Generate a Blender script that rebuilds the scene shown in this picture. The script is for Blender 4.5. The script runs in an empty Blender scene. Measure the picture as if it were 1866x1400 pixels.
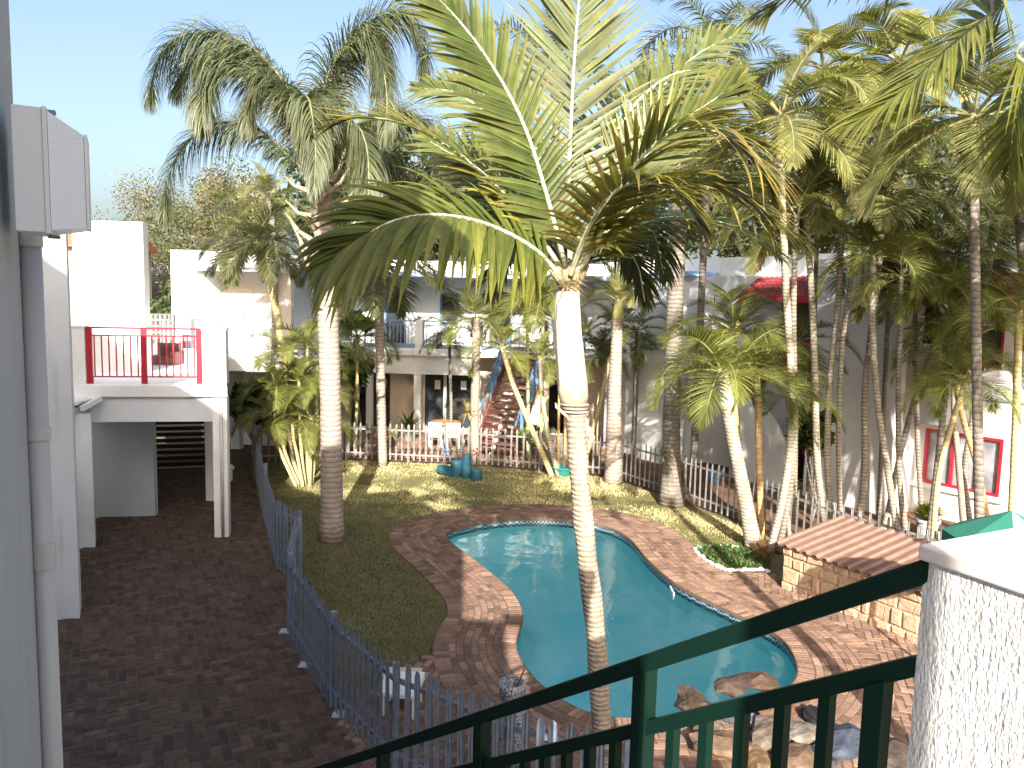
import bpy, math, random
from mathutils import Vector as V, Matrix, noise
from mathutils.geometry import tessellate_polygon
random.seed(7)
R = math.radians
sc = bpy.context.scene
COL = sc.collection
# ------------------------------------------------------------------ camera
FPX, CAMZ = 1402.0, 4.7
PITCH, ROLL = R(6.2), R(1.4)
FW = V((0, math.cos(PITCH), -math.sin(PITCH))); U0 = V((0, math.sin(PITCH), math.cos(PITCH))); R0 = V((1, 0, 0))
RT = R0*math.cos(ROLL)+U0*math.sin(ROLL); UP = U0*math.cos(ROLL)-R0*math.sin(ROLL)
CP = V((0, 0, CAMZ))
cam = bpy.data.objects.new('camera', bpy.data.cameras.new('camera')); COL.objects.link(cam)
m = Matrix((RT, UP, -FW)).transposed().to_4x4(); m.translation = CP; cam.matrix_world = m
cam.data.sensor_width = 36; cam.data.lens = 36*FPX/1866; cam.data.clip_end = 2000; cam.data.clip_start = .05
sc.camera = cam
def ray(x, y): return FW+RT*((x-933)/FPX)+UP*((700-y)/FPX)
def G(x, y, z=0.0):
    d = ray(x, y); return CP+d*((z-CAMZ)/d.z)
def P(x, y, Y):
    d = ray(x, y); return CP+d*(Y/d.y)
def GL(*pts, z=0.0): return [G(x, y, z) for x, y in pts]
def flat(v): return V((v[0], v[1], 0))
# ------------------------------------------------------------------ mesh builder
class MB:
    def __init__(s): s.v = []; s.f = []; s.c = []; s.smooth = False; s.uv = None
    def add(s, vs, fs, col=(1, 1, 1)):
        o = len(s.v)
        s.v += [V(p) for p in vs]; s.f += [tuple(i+o for i in f) for f in fs]
        s.c += [col]*len(vs) if not isinstance(col, list) else col
        return s
    def quad(s, a, b, c, d, col=(1, 1, 1)): return s.add([a, b, c, d], [(0, 1, 2, 3)], col)
    def hexa(s, p, col=(1, 1, 1)):   # p: 4 bottom, 4 top
        return s.add(p, [(3, 2, 1, 0), (4, 5, 6, 7), (0, 1, 5, 4), (1, 2, 6, 5), (2, 3, 7, 6), (3, 0, 4, 7)], col)
    def box(s, x0, y0, z0, x1, y1, z1, col=(1, 1, 1)):
        return s.hexa([(x0, y0, z0), (x1, y0, z0), (x1, y1, z0), (x0, y1, z0), (x0, y0, z1), (x1, y0, z1), (x1, y1, z1), (x0, y1, z1)], col)
    def slab(s, A, B, z0, z1, t0, t1, col=(1, 1, 1)):   # along AB in plan, from offset t0 to t1 towards the viewer side
        A = flat(A); B = flat(B); d = (B-A).normalized(); n = V((d.y, -d.x, 0))
        q = [A+n*t1, B+n*t1, B+n*t0, A+n*t0]
        return s.hexa([p+V((0, 0, z0)) for p in q]+[p+V((0, 0, z1)) for p in q], col)
    def bar(s, a, b, w, h, up=V((0, 0, 1)), col=(1, 1, 1)):
        a = V(a); b = V(b); d = (b-a).normalized(); x = d.cross(up)
        if x.length < 1e-4: x = d.cross(V((0, 1, 0)))
        x.normalize(); y = x.cross(d).normalized()
        q = lambda p: [p-x*w/2-y*h/2, p+x*w/2-y*h/2, p+x*w/2+y*h/2, p-x*w/2+y*h/2]
        return s.hexa(q(a)+q(b), col)
    def tube(s, pts, rad, seg=10, col=(1, 1, 1), cap=True, wob=0):
        pts = [V(p) for p in pts]; n = len(pts)
        if not hasattr(rad, '__len__'): rad = [rad]*n
        o = len(s.v); px = None
        for i, p in enumerate(pts):
            d = (pts[min(i+1, n-1)]-pts[max(i-1, 0)]).normalized()
            if px is None:
                px = d.cross(V((0, 1, 0)));  px = px if px.length > .05 else d.cross(V((1, 0, 0)))
            px = (px-d*px.dot(d)).normalized(); py = d.cross(px)
            for k in range(seg):
                a = 2*math.pi*k/seg; r = rad[i]
                if wob: r *= 1+wob*noise.noise(V((p.x*3+math.cos(a), p.z*5+math.sin(a), p.y)))
                s.v.append(p+px*math.cos(a)*r+py*math.sin(a)*r); s.c.append(col if not isinstance(col, list) else col[i])
        for i in range(n-1):
            for k in range(seg):
                k2 = (k+1) % seg
                s.f.append((o+i*seg+k, o+i*seg+k2, o+(i+1)*seg+k2, o+(i+1)*seg+k))
        if cap:
            s.f.append(tuple(o+k for k in reversed(range(seg)))); s.f.append(tuple(o+(n-1)*seg+k for k in range(seg)))
        return s
    def lathe(s, c, prof, seg=20, col=(1, 1, 1)):
        c = V(c); o = len(s.v)
        for r, z in prof:
            for k in range(seg):
                a = 2*math.pi*k/seg; s.v.append(c+V((r*math.cos(a), r*math.sin(a), z))); s.c.append(col)
        for i in range(len(prof)-1):
            for k in range(seg):
                k2 = (k+1) % seg; s.f.append((o+i*seg+k, o+i*seg+k2, o+(i+1)*seg+k2, o+(i+1)*seg+k))
        s.f.append(tuple(o+k for k in reversed(range(seg)))); s.f.append(tuple(o+(len(prof)-1)*seg+k for k in range(seg)))
        return s
    def poly(s, pts, z, holes=(), col=(1, 1, 1)):
        loops = [[V((p[0], p[1], 0)) for p in pts]]+[[V((p[0], p[1], 0)) for p in h] for h in holes]
        tri = tessellate_polygon(loops); allv = [V((p.x, p.y, z)) for l in loops for p in l]
        fs = []
        for t in tri:
            a, b, c = (allv[i] for i in t)
            fs.append(t if (b-a).cross(c-a).z > 0 else t[::-1])
        return s.add(allv, fs, col)
    def rock(s, c, size, seed, col=(1, 1, 1), sub=2, amp=.35):
        import bmesh
        bm = bmesh.new(); bmesh.ops.create_icosphere(bm, subdivisions=sub, radius=1)
        rz = Matrix.Rotation(seed*1.7, 3, 'Z')
        vs = []
        for v in bm.verts:
            n = 1+amp*noise.noise(v.co*1.1+V((seed*3.1, seed, 0)))+amp*.4*noise.noise(v.co*3+V((seed, 0, seed)))
            p = v.co*n; p = V((round(p.x*2.6)/2.6*.35+p.x*.65, p.y, p.z))
            vs.append(V(c)+rz @ V((p.x*size[0], p.y*size[1], p.z*size[2])))
        fs = [tuple(v.index for v in f.verts) for f in bm.faces]; bm.free()
        return s.add(vs, fs, col)
    def build(s, name, mat, parent=None, smooth=False, loc=None):
        root = parent
        while root is not None and root.parent is not None: root = root.parent
        if root is not None: org = V(root.location)
        elif loc is not None: org = V(loc)
        else: org = V((0, 0, 0))
        me = bpy.data.meshes.new(name); me.from_pydata([p-org for p in s.v], [], s.f)
        ca = me.color_attributes.new('Col', 'FLOAT_COLOR', 'POINT')
        ca.data.foreach_set('color', [x for c in s.c for x in (c[0], c[1], c[2], 1)])
        me.materials.append(mat)
        if smooth: me.polygons.foreach_set('use_smooth', [True]*len(me.polygons))
        me.update()
        o = bpy.data.objects.new(name, me); COL.objects.link(o)
        if parent is not None: o.parent = parent
        else: o.location = org
        return o
def thing(name, label, cat, loc, group=None):
    o = bpy.data.objects.new(name, None); COL.objects.link(o); o.location = V(loc); o.empty_display_size = .2
    return tag(o, label, cat, group)
def tag(o, label, cat, group=None, kind=None):
    if label: o['label'] = label
    if cat: o['category'] = cat
    if group: o['group'] = group
    if kind: o['kind'] = kind
    return o
def struct(o): o['kind'] = 'structure'; return o
def catmull(pts, n):
    pts = [V(p) for p in pts]
    if len(pts) == 2: return [pts[0].lerp(pts[1], i/(n-1)) for i in range(n)]
    q = [pts[0]*2-pts[1]]+pts+[pts[-1]*2-pts[-2]]; out = []; m_ = len(pts)-1
    for i in range(n):
        t = i/(n-1)*m_; k = min(int(t), m_-1); t -= k
        a, b, c, d = q[k:k+4]
        out.append(.5*((2*b)+(c-a)*t+(2*a-5*b+4*c-d)*t*t+(3*b-a-3*c+d)*t**3))
    return out
def inpoly(p, poly):
    x, y = p[0], p[1]; c = False; j = len(poly)-1
    for i in range(len(poly)):
        a, b = poly[i], poly[j]
        if (a[1] > y) != (b[1] > y) and x < (b[0]-a[0])*(y-a[1])/(b[1]-a[1])+a[0]: c = not c
        j = i
    return c
# ------------------------------------------------------------------ materials
class NT:
    def __init__(s, name):
        s.m = bpy.data.materials.new(name); s.m.use_nodes = True; s.t = s.m.node_tree; s.t.nodes.clear()
        s.out = s.t.nodes.new('ShaderNodeOutputMaterial')
    def n(s, typ, **k):
        o = s.t.nodes.new('ShaderNode'+typ)
        for a, b in k.items():
            if a.startswith('i_'): s.set(o.inputs[a[2:].replace('_', ' ')], b)
            elif a.startswith('n_'): s.set(o.inputs[int(a[2:])], b)
            else: setattr(o, a, b)
        return o
    def set(s, inp, v):
        if isinstance(v, bpy.types.NodeSocket): s.t.links.new(v, inp)
        elif isinstance(v, bpy.types.Node): s.t.links.new(v.outputs[0], inp)
        else:
            if hasattr(inp.default_value, '__len__') and len(inp.default_value) == 4 and len(v) == 3: v = (*v, 1)
            inp.default_value = v
    def coord(s, scale=(1, 1, 1), kind='Object'):
        c = s.n('TexCoord'); mp = s.n('Mapping', i_Vector=c.outputs[kind]); mp.inputs['Scale'].default_value = scale; return mp
    def ramp(s, fac, *stops):
        r = s.n('ValToRGB', i_Fac=fac); e = r.color_ramp.elements
        while len(e) < len(stops): e.new(.5)
        for i, (p, c) in enumerate(stops): e[i].position = p; e[i].color = (*c, 1) if len(c) == 3 else c
        return r
    def mix(s, a, b, f, mode='MIX'):
        x = s.n('Mix', data_type='RGBA', blend_type=mode); s.set(x.inputs[0], f); s.set(x.inputs[6], a); s.set(x.inputs[7], b); return x.outputs[2]
    def noise(s, sc_, scale=(1, 1, 1), det=4, rough=.55, kind='Object', vec=None):
        return s.n('TexNoise', i_Vector=vec or s.coord(scale, kind), i_Scale=sc_, i_Detail=det, i_Roughness=rough)
    def bump(s, h, st=.3, dist=.02, prev=None):
        b = s.n('Bump', i_Height=h, i_Strength=st, i_Distance=dist)
        if prev: s.set(b.inputs['Normal'], prev)
        return b
    def done(s, sh): s.t.links.new(sh.outputs[0], s.out.inputs[0]); return s.m
    def pbr(s, col, rough=.6, bump=None, metal=0, spec=.5):
        b = s.n('BsdfPrincipled'); s.set(b.inputs['Base Color'], col); s.set(b.inputs['Roughness'], rough); b.inputs['Metallic'].default_value = metal
        b.inputs['Specular IOR Level'].default_value = spec
        if bump: s.set(b.inputs['Normal'], bump)
        return s.done(b)
def paint(name, col, rough=.6, var=.12, bs=.15, bd=.004, nscale=40, dirt=None, dscale=.8, spec=.5):
    t = NT(name); n1 = t.noise(dscale, det=6); dc = dirt or tuple(c*(1-var) for c in col)
    c = t.mix(col, dc, t.ramp(n1, (.42, (0, 0, 0)), (.72, (1, 1, 1))))
    n3 = t.noise(2.5, (1.6, 1.6, .25), det=5)
    c = t.mix(c, tuple(x*.72 for x in dc), t.ramp(n3, (.58, (0, 0, 0)), (.8, (.6, .6, .6))))
    n2 = t.noise(nscale, det=3)
    return t.pbr(c, rough, t.bump(n2, bs, bd), spec=spec)
def vcol(name, rough=.7, nscale=30, namp=.35, bs=.3, bd=.01, translucent=0, spec=.4, tmul=(1.3, 1.5, .6)):
    t = NT(name); a = t.n('VertexColor', layer_name='Col'); n = t.noise(nscale, det=3)
    f = t.ramp(n, (.3, (1-namp,)*3), (.7, (1+namp*.6,)*3)); c = t.mix(a.outputs[0], f.outputs[0], 1.0, 'MULTIPLY')
    b = t.n('BsdfPrincipled', i_Roughness=rough); t.set(b.inputs['Base Color'], c); b.inputs['Specular IOR Level'].default_value = spec
    t.set(b.inputs['Normal'], t.bump(n, bs, bd))
    if not translucent: return t.done(b)
    tr = t.n('BsdfTranslucent'); t.set(tr.inputs[0], t.mix(c, tmul, 1.0, 'MULTIPLY'))
    return t.done(t.n('MixShader', n_0=translucent, n_1=b, n_2=tr))
M = {}
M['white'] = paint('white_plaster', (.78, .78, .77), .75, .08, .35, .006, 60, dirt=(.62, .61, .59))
M['shadewhite'] = paint('shaded_white_plaster', (.66, .69, .72), .7, .1, .3, .005, 60, dirt=(.52, .54, .56))  # the white plaster again, bluer and darker, with shade put into the colour
M['villa'] = paint('villa_plaster', (.62, .62, .635), .75, .1, .35, .006, 60, dirt=(.54, .54, .545))
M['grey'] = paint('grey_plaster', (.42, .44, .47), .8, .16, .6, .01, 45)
M['cream'] = paint('cream_plaster', (.72, .6, .42), .7)
M['beige'] = paint('beige_plaster', (.6, .5, .4), .7)
M['pipe'] = paint('grey_pvc', (.5, .485, .47), .4, .1, .05, .002)
M['red'] = paint('red_paint', (.42, .02, .04), .35, .2, .05, .002)
M['redtrim'] = paint('deep_red_paint', (.3, .015, .03), .4, .2, .05, .002)
M['blue'] = paint('blue_paint', (.1, .2, .36), .4, .2, .05, .002)
M['bluegrey'] = paint('blue_grey_paint', (.2, .26, .36), .45, .2, .05, .002)
M['bluecloth'] = paint('faded_blue_panel', (.12, .3, .55), .7, .5, .4, .02, 12, dirt=(.45, .55, .65), dscale=5)
M['wood'] = paint('maroon_wood', (.13, .035, .03), .5, .4, .4, .006, 30, dirt=(.2, .1, .08), dscale=4)
M['tablewood'] = paint('table_wood', (.45, .24, .1), .45, .3, .2, .004, 30)
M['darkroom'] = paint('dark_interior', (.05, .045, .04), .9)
M['brownmetal'] = paint('brown_slats', (.055, .035, .032), .3, .3, .1, .003, 20)
M['plastic'] = paint('white_plastic', (.75, .76, .76), .35, .04, .03, .001)
M['galv'] = paint('galvanised_steel', (.17, .21, .29), .45, .25, .1, .002, 60, dirt=(.09, .09, .11), dscale=6)
M['galvwarm'] = paint('weathered_steel', (.25, .25, .245), .5, .35, .1, .002, 60, dirt=(.12, .1, .085), dscale=6)
M['darksteel'] = paint('dark_steel', (.07, .06, .06), .5, .35, .1, .002, 60)
M['greenpaint'] = paint('dark_green_gloss_paint', (.003, .017, .012), .5, .25, .12, .002, 50, dirt=(.003, .018, .013), dscale=5, spec=.2)
M['teal'] = paint('teal_paint', (.02, .1, .15), .5, .3, .2, .005, 25, dscale=4)
M['turq'] = paint('turquoise_glaze', (.03, .2, .2), .25, .2)
M['canvas'] = paint('green_canvas', (.02, .16, .12), .8, .2, .4, .002, 300)
M['palecanvas'] = paint('pale_green_canvas', (.16, .3, .24), .8, .2, .4, .002, 300, dirt=(.6, .66, .62), dscale=14)
M['terracotta'] = paint('terracotta', (.4, .14, .08), .7, .2)
M['ridge'] = paint('dirt', (.2, .12, .08), .9, .4, .5, .02, 20)
M['pinkwhite'] = paint('painted_coping', (.74, .68, .66), .6, .1, .25, .004, 30, dirt=(.6, .52, .5), dscale=6)
def m_stucco():
    t = NT('rough_stucco'); n = t.noise(38, (1, 1, .22), det=4, rough=.7); n2 = t.noise(110, (1, 1, .5), det=3)
    c = t.mix((.66, .655, .65), (.34, .33, .32), t.ramp(n, (.3, (1, 1, 1)), (.43, (0, 0, 0))))
    h = t.n('Math', operation='ADD', n_0=n.outputs[0], n_1=n2.outputs[0])
    return t.pbr(c, .85, t.bump(h, .8, .009))
M['stucco'] = m_stucco()
def m_glass(name, col, rough=.08):
    t = NT(name); n = t.noise(2.0, det=2)
    return t.pbr(t.mix(col, tuple(c*2.2+.01 for c in col), t.ramp(n, (.4, (0, 0, 0)), (.7, (1, 1, 1)))), rough, t.bump(n, .05, .02), spec=.8)
M['glass'] = m_glass('dark_glass', (.02, .025, .03))
M['curtain'] = m_glass('curtained_glass', (.2, .2, .22), .2)
def m_lens():
    t = NT('ribbed_diffuser'); w = t.n('TexWave', i_Vector=t.coord(), i_Scale=60, bands_direction='Z'); w.inputs['Distortion'].default_value = .6
    return t.pbr((.8, .82, .86), .3, t.bump(w, .5, .002), spec=.6)
M['lens'] = m_lens()
def m_trunk(name, c1, c2, ring, rings=9, bs=.5, spots=.4, rough=.8, rk=.85):
    t = NT(name); co = t.coord(); w = t.n('TexWave', i_Vector=co, i_Scale=rings, bands_direction='Z'); w.inputs['Distortion'].default_value = 3.2; w.inputs['Detail'].default_value = 4; w.inputs['Detail Scale'].default_value = 1.6
    n = t.noise(5, (1, 1, .6), det=8, rough=.7); n2 = t.noise(35, (1, 1, .35), det=4, rough=.7)
    c = t.mix(c1, c2, t.ramp(n, (.38, (0, 0, 0)), (.62, (1, 1, 1))))
    c = t.mix(c, ring, t.ramp(w, (.02, (rk,)*3), (.22, (0, 0, 0))))
    c = t.mix(c, tuple(x*.35 for x in c2), t.ramp(n2, (.55, (0, 0, 0)), (.75, (spots,)*3)))
    h = t.n('Math', operation='MULTIPLY_ADD', n_0=w.outputs[1], n_1=.6, n_2=n2.outputs[0])
    return t.pbr(c, rough, t.bump(h, bs, .015))
M['tk_pale'] = m_trunk('pale_ringed_bark', (.34, .3, .26), (.22, .2, .16), (.2, .15, .11), 5.5)
M['tk_tan'] = m_trunk('tan_bark', (.36, .3, .26), (.27, .22, .19), (.17, .13, .1), 3.2, .6)
M['tk_grey'] = m_trunk('grey_bark', (.24, .21, .18), (.14, .12, .1), (.09, .07, .06), 3.2, .8, .8)
M['tk_dark'] = m_trunk('dark_cane', (.12, .1, .08), (.2, .17, .13), (.36, .33, .27), 4.2, .6)
M['tk_white'] = m_trunk('lichen_bark', (.4, .37, .31), (.26, .23, .17), (.12, .1, .07), 4.5, .6, .6)
M['tk_cane'] = m_trunk('green_cane', (.42, .4, .2), (.46, .38, .22), (.35, .22, .1), 3.4, .4, .2)
M['tk_orange'] = m_trunk('orange_cane', (.42, .3, .13), (.36, .24, .13), (.3, .15, .06), 3.0, .3, .2)
M['tk_near'] = m_trunk('speckled_ringed_bark', (.4, .35, .28), (.24, .2, .15), (.2, .16, .12), 7, .8, 1.0, .8, .55)
M['shaft'] = m_trunk('pale_crownshaft', (.7, .68, .55), (.6, .6, .4), (.62, .6, .44), .5, .1, .12, .45)
M['shaftg'] = m_trunk('green_crownshaft', (.42, .42, .16), (.5, .46, .2), (.4, .34, .14), 1.0, .15, .2, .5)
M['shaftv'] = vcol('crownshaft_skin', .5, 9, .22, .15, .006, 0, .35)
M['fibre'] = vcol('dry_fibre', .9, 60, .5, .6, .02)
M['leaf'] = vcol('palm_leaf', .38, 9, .25, .1, .004, .33, .45)
M['leafdull'] = vcol('plume_leaf', .5, 6, .25, .1, .004, .28, .4)
M['tree'] = vcol('tree_leaf', .6, 3, .3, .1, .004, .25, .3)
M['grass'] = vcol('grass_blade', .7, 1.2, .3, .1, .004, .25, .2)
M['brick'] = vcol('clay_brick', .8, 22, .28, .35, .004, 0, .25)
M['rock'] = vcol('quartzite_rock', .8, 7, .5, .7, .05, 0, .3)
M['pebble'] = vcol('white_pebble', .6, 20, .15, .2, .01)
def m_ground(name, a, b, c_, s1=1.5, s2=25):
    t = NT(name); n = t.noise(s1, det=8, rough=.6); n2 = t.noise(s2, det=5, rough=.7)
    c = t.mix(a, b, t.ramp(n, (.35, (0, 0, 0)), (.65, (1, 1, 1)))); c = t.mix(c, c_, t.ramp(n2, (.45, (0, 0, 0)), (.7, (.8, .8, .8))))
    return t.pbr(c, .95, t.bump(n2, .6, .03), spec=.1)
M['lawn'] = m_ground('lawn_soil', (.17, .15, .07), (.11, .11, .045), (.22, .18, .09), 1.2, 30)
M['soil'] = m_ground('brown_soil', (.13, .075, .05), (.2, .12, .08), (.09, .05, .035))
M['mortar'] = m_ground('sand_joint', (.13, .095, .07), (.09, .07, .055), (.17, .12, .09))
M['earth'] = m_ground('earth', (.16, .13, .09), (.12, .11, .06), (.2, .16, .1), .2, 6)
def m_stone():
    t = NT('rough_sandstone'); co = t.coord((1, 1, 1.0)); nz = t.noise(3.0, det=3); cc = t.n('VectorMath', operation='MULTIPLY_ADD'); t.set(cc.inputs[0], nz.outputs[1]); cc.inputs[1].default_value = (.12, .12, .12); t.set(cc.inputs[2], co.outputs[0])
    v = t.n('TexVoronoi', i_Vector=cc.outputs[0], i_Scale=4.2, feature='DISTANCE_TO_EDGE'); v2 = t.n('TexVoronoi', i_Vector=cc.outputs[0], i_Scale=4.2)
    n = t.noise(12, det=6, rough=.7)
    c = t.mix((.5, .36, .24), (.38, .25, .17), t.ramp(n, (.35, (0, 0, 0)), (.65, (1, 1, 1)))); c = t.mix(c, v2.outputs[1], .04, 'OVERLAY')
    e = t.ramp(v.outputs[0], (.0, (.75, .75, .75)), (.04, (1, 1, 1))); c = t.mix((.2, .14, .1), c, e)
    h = t.n('Math', operation='MULTIPLY_ADD', n_0=e.outputs[0], n_1=1.0, n_2=n.outputs[0])
    return t.pbr(c, .85, t.bump(h, .9, .03), spec=.2)
M['stone'] = m_stone()
def m_mosaic():
    t = NT('mosaic_tile'); v = t.n('TexVoronoi', i_Vector=t.coord(), i_Scale=34, feature='DISTANCE_TO_EDGE')
    return t.pbr(t.mix((.02, .025, .04), (.34, .37, .42), t.ramp(v.outputs[0], (.06, (0, 0, 0)), (.1, (1, 1, 1)))), .3)
M['mosaic'] = m_mosaic()
def m_rtile():
    t = NT('red_roof_tile'); w = t.n('TexWave', i_Vector=t.coord(), i_Scale=4.5, bands_direction='DIAGONAL'); w.inputs['Distortion'].default_value = .5
    n = t.noise(4, det=4); c = t.mix((.34, .045, .05), (.22, .04, .05), t.ramp(n, (.4, (0, 0, 0)), (.6, (1, 1, 1))))
    return t.pbr(c, .5, t.bump(w, .6, .03))
M['rtile'] = m_rtile()
def m_pool():
    t = NT('pool_plaster'); n = t.noise(1.2, det=6); n2 = t.noise(5, (1, 1, .3), det=5)
    c = t.mix((.45, .94, .92), (.24, .85, .87), t.ramp(n, (.38, (0, 0, 0)), (.66, (1, 1, 1)))); c = t.mix(c, (.42, .74, .74), t.ramp(n2, (.58, (0, 0, 0)), (.74, (.5, .5, .5))))
    return t.pbr(c, .7, t.bump(n, .2, .03))
M['pool'] = m_pool()
def m_water():
    t = NT('pool_water'); n = t.noise(1.6, det=3, rough=.5); n2 = t.noise(9, det=2)
    h = t.n('Math', operation='MULTIPLY_ADD', n_0=n2.outputs[0], n_1=.12, n_2=n.outputs[0]); b = t.bump(h, .28, .05)
    tr = t.n('BsdfTransparent', i_Color=(.88, .985, .99)); gl = t.n('BsdfGlossy', i_Roughness=.02); t.set(gl.inputs['Normal'], b)
    fr = t.n('Fresnel', i_IOR=1.33); t.set(fr.inputs['Normal'], b); return t.done(t.n('MixShader', n_0=fr, n_1=tr, n_2=gl))
M['water'] = m_water()
def m_tileband():
    t = NT('pool_tile_band'); c = t.n('TexChecker', i_Vector=t.coord(), i_Scale=24, i_Color1=(.03, .06, .1), i_Color2=(.2, .3, .36)); return t.pbr(c.outputs[0], .2)
M['tband'] = m_tileband()
def m_corr():
    t = NT('brown_roof_sheet'); n = t.noise(6, det=5); n2 = t.noise(40)
    return t.pbr(t.mix((.23, .135, .105), (.17, .1, .08), t.ramp(n, (.4, (0, 0, 0)), (.65, (1, 1, 1)))), .6, t.bump(n2, .2, .004))
M['corr'] = m_corr()
#PART2
# ------------------------------------------------------------------ the ground, the pool and the paving
def closed(pts, n):
    k = len(pts); q = [V(p) for p in pts]; out = []
    for i in range(n):
        t = i/n*k; j = int(t); t -= j
        a, b, c, d = q[(j-1) % k], q[j % k], q[(j+1) % k], q[(j+2) % k]
        out.append(.5*((2*b)+(c-a)*t+(2*a-5*b+4*c-d)*t*t+(3*b-a-3*c+d)*t**3))
    return out
pool_px = [(812, 978), (870, 955), (960, 946), (1048, 950), (1110, 962), (1150, 985), (1185, 1025), (1240, 1070), (1330, 1115), (1410, 1155), (1446, 1192), (1453, 1240),
           (1400, 1282), (1290, 1310), (1180, 1314), (1090, 1308), (1020, 1278), (965, 1232), (938, 1180), (950, 1122), (928, 1078), (870, 1028)]
POOL = closed([G(x, y) for x, y in pool_px], 220)
NP = len(POOL)
# outline runs clockwise seen from above: outward normal
def pnorm(i):
    d = (POOL[(i+2) % NP]-POOL[(i-2) % NP]).normalized(); return V((-d.y, d.x, 0))
cen = sum(POOL, V((0, 0, 0)))/NP
sgn = 1 if sum(pnorm(i).dot(POOL[i]-cen) for i in range(NP)) > 0 else -1
PN = [pnorm(i)*sgn for i in range(NP)]
for _ in range(6): PN = [(PN[i-1]+PN[i]+PN[(i+1) % NP]).normalized() for i in range(NP)]
def dpool(p): return min((p[0]-q.x)**2+(p[1]-q.y)**2 for q in POOL[::2])**.5
def inpool(p): return inpoly(p, POOL)
def offs(d): return [POOL[i]+PN[i]*d for i in range(NP)]
RINGW = 1.12
g = MB(); g.poly([(-160, -60), (160, -60), (160, 260), (-160, 260)], -.02, [POOL]); struct(g.build('ground', M['earth']))
RING = offs(RINGW)
LAWN = [V(p+(0,)) for p in [(-7.25, 21.0), (-5.5, 16.6), (-3.9, 12.6), (-3.0, 10.2), (-2.3, 9.1), (-1.7, 8.75), (-1.25, 9.3), (-.84, 10.15), (-.73, 11.2), (-.2, 12.2), (2.4, 13), (3.8, 13.0), (4.9, 13.9), (5.3, 15.3),
        (4.3, 17.4), (3.3, 19.3), (2.7, 20.3), (-1.1, 21.45), (-4.76, 21.8)]]
lw = MB(); lw.poly(LAWN, .0, []) 
def clip_sheet(name, poly, z, mat, skip):   # a sheet cut into small cells so that it leaves the pool out
    b = MB(); xs = [p[0] for p in poly]; ys = [p[1] for p in poly]; s = .12
    idx = {}
    for i in range(int((max(xs)-min(xs))/s)+1):
        for j in range(int((max(ys)-min(ys))/s)+1):
            x = min(xs)+i*s; y = min(ys)+j*s; c = (x+s/2, y+s/2)
            if not inpoly(c, poly) or skip(c): continue
            f = []
            for a, d in ((0, 0), (1, 0), (1, 1), (0, 1)):
                k = (i+a, j+d)
                if k not in idx: idx[k] = len(b.v); b.v.append(V((min(xs)+k[0]*s, min(ys)+k[1]*s, z))); b.c.append((1, 1, 1))
                f.append(idx[k])
            b.f.append(tuple(f))
    return b.build(name, mat)
struct(clip_sheet('lawn', LAWN, .006, M['lawn'], lambda c: dpool(c) < RINGW-.1 or inpool(c)))
PATH = [V(p+(0,)) for p in [(-.8, 5.0), (-1.12, 7.05), (-2.9, 10.2), (-3.5, 12.1), (-4.1, 13.2), (-7.35, 21.0), (-8, 23.5), (-11, 23.5), (-9.3, 17.5), (-7.75, 13.6), (-6.25, 10.4), (-4.6, 6.4), (-3.4, 4.4)]]
DECK = [V(p+(0,)) for p in [(-1.5, 9.0), (-1.14, 9.5), (-.8, 10.2), (-.7, 11.0), (1.5, 11.5), (3.2, 13.2), (4.75, 13.2), (7.6, 10.3), (7.6, 4.6), (-.2, 4.6), (-1.9, 8.2)]]
# grass blades
rg = random.Random(3); gb = MB(); xs = [p.x for p in LAWN]; ys = [p.y for p in LAWN]; n = 0
while n < 88000:
    x = rg.uniform(min(xs), max(xs)); y = rg.uniform(min(ys), max(ys))
    if rg.random() > (13.5/y)**1.0 or not inpoly((x, y), LAWN): continue
    if n % 1 == 0 and dpool((x, y)) < RINGW+.02 or inpool((x, y)) or inpoly((x, y), PATH) or inpoly((x, y), DECK): continue
    nn = noise.noise(V((x*.7, y*.7, 0)))+.5*noise.noise(V((x*2.5, y*2.5, 3)))
    if rg.random() < .25-nn*.5: n += 1; continue
    h = rg.uniform(.025, .055)*(1+nn*.5); a = rg.uniform(0, 6.28); w = rg.uniform(.004, .009); dx = math.cos(a)*w; dy = math.sin(a)*w; lx = rg.uniform(-.035, .035); ly = rg.uniform(-.035, .035)
    k = rg.random(); dry = min(1, max(0, .25+.5*min(1,max(0,(y-12+x*1.1)/5))+nn*1.1+rg.uniform(-.35, .35)))  # random dryness, plus a greener tone put in where the building shades
    c = (.15+.66*dry, .19+.52*dry, .06+.34*dry); lit_fac = min(1, max(0, (y-11.5+x*1.1)/4)); c = tuple(v*(.7+.5*k)*(.34+.64*lit_fac) for v in c)  # blades darkened towards the near left: building shade painted into their colour
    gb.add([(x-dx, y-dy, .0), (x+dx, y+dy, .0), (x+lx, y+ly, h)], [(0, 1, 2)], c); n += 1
tag(gb.build('grass', M['grass']), 'short yellowing grass covering the pool garden', 'grass', kind='stuff')
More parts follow.
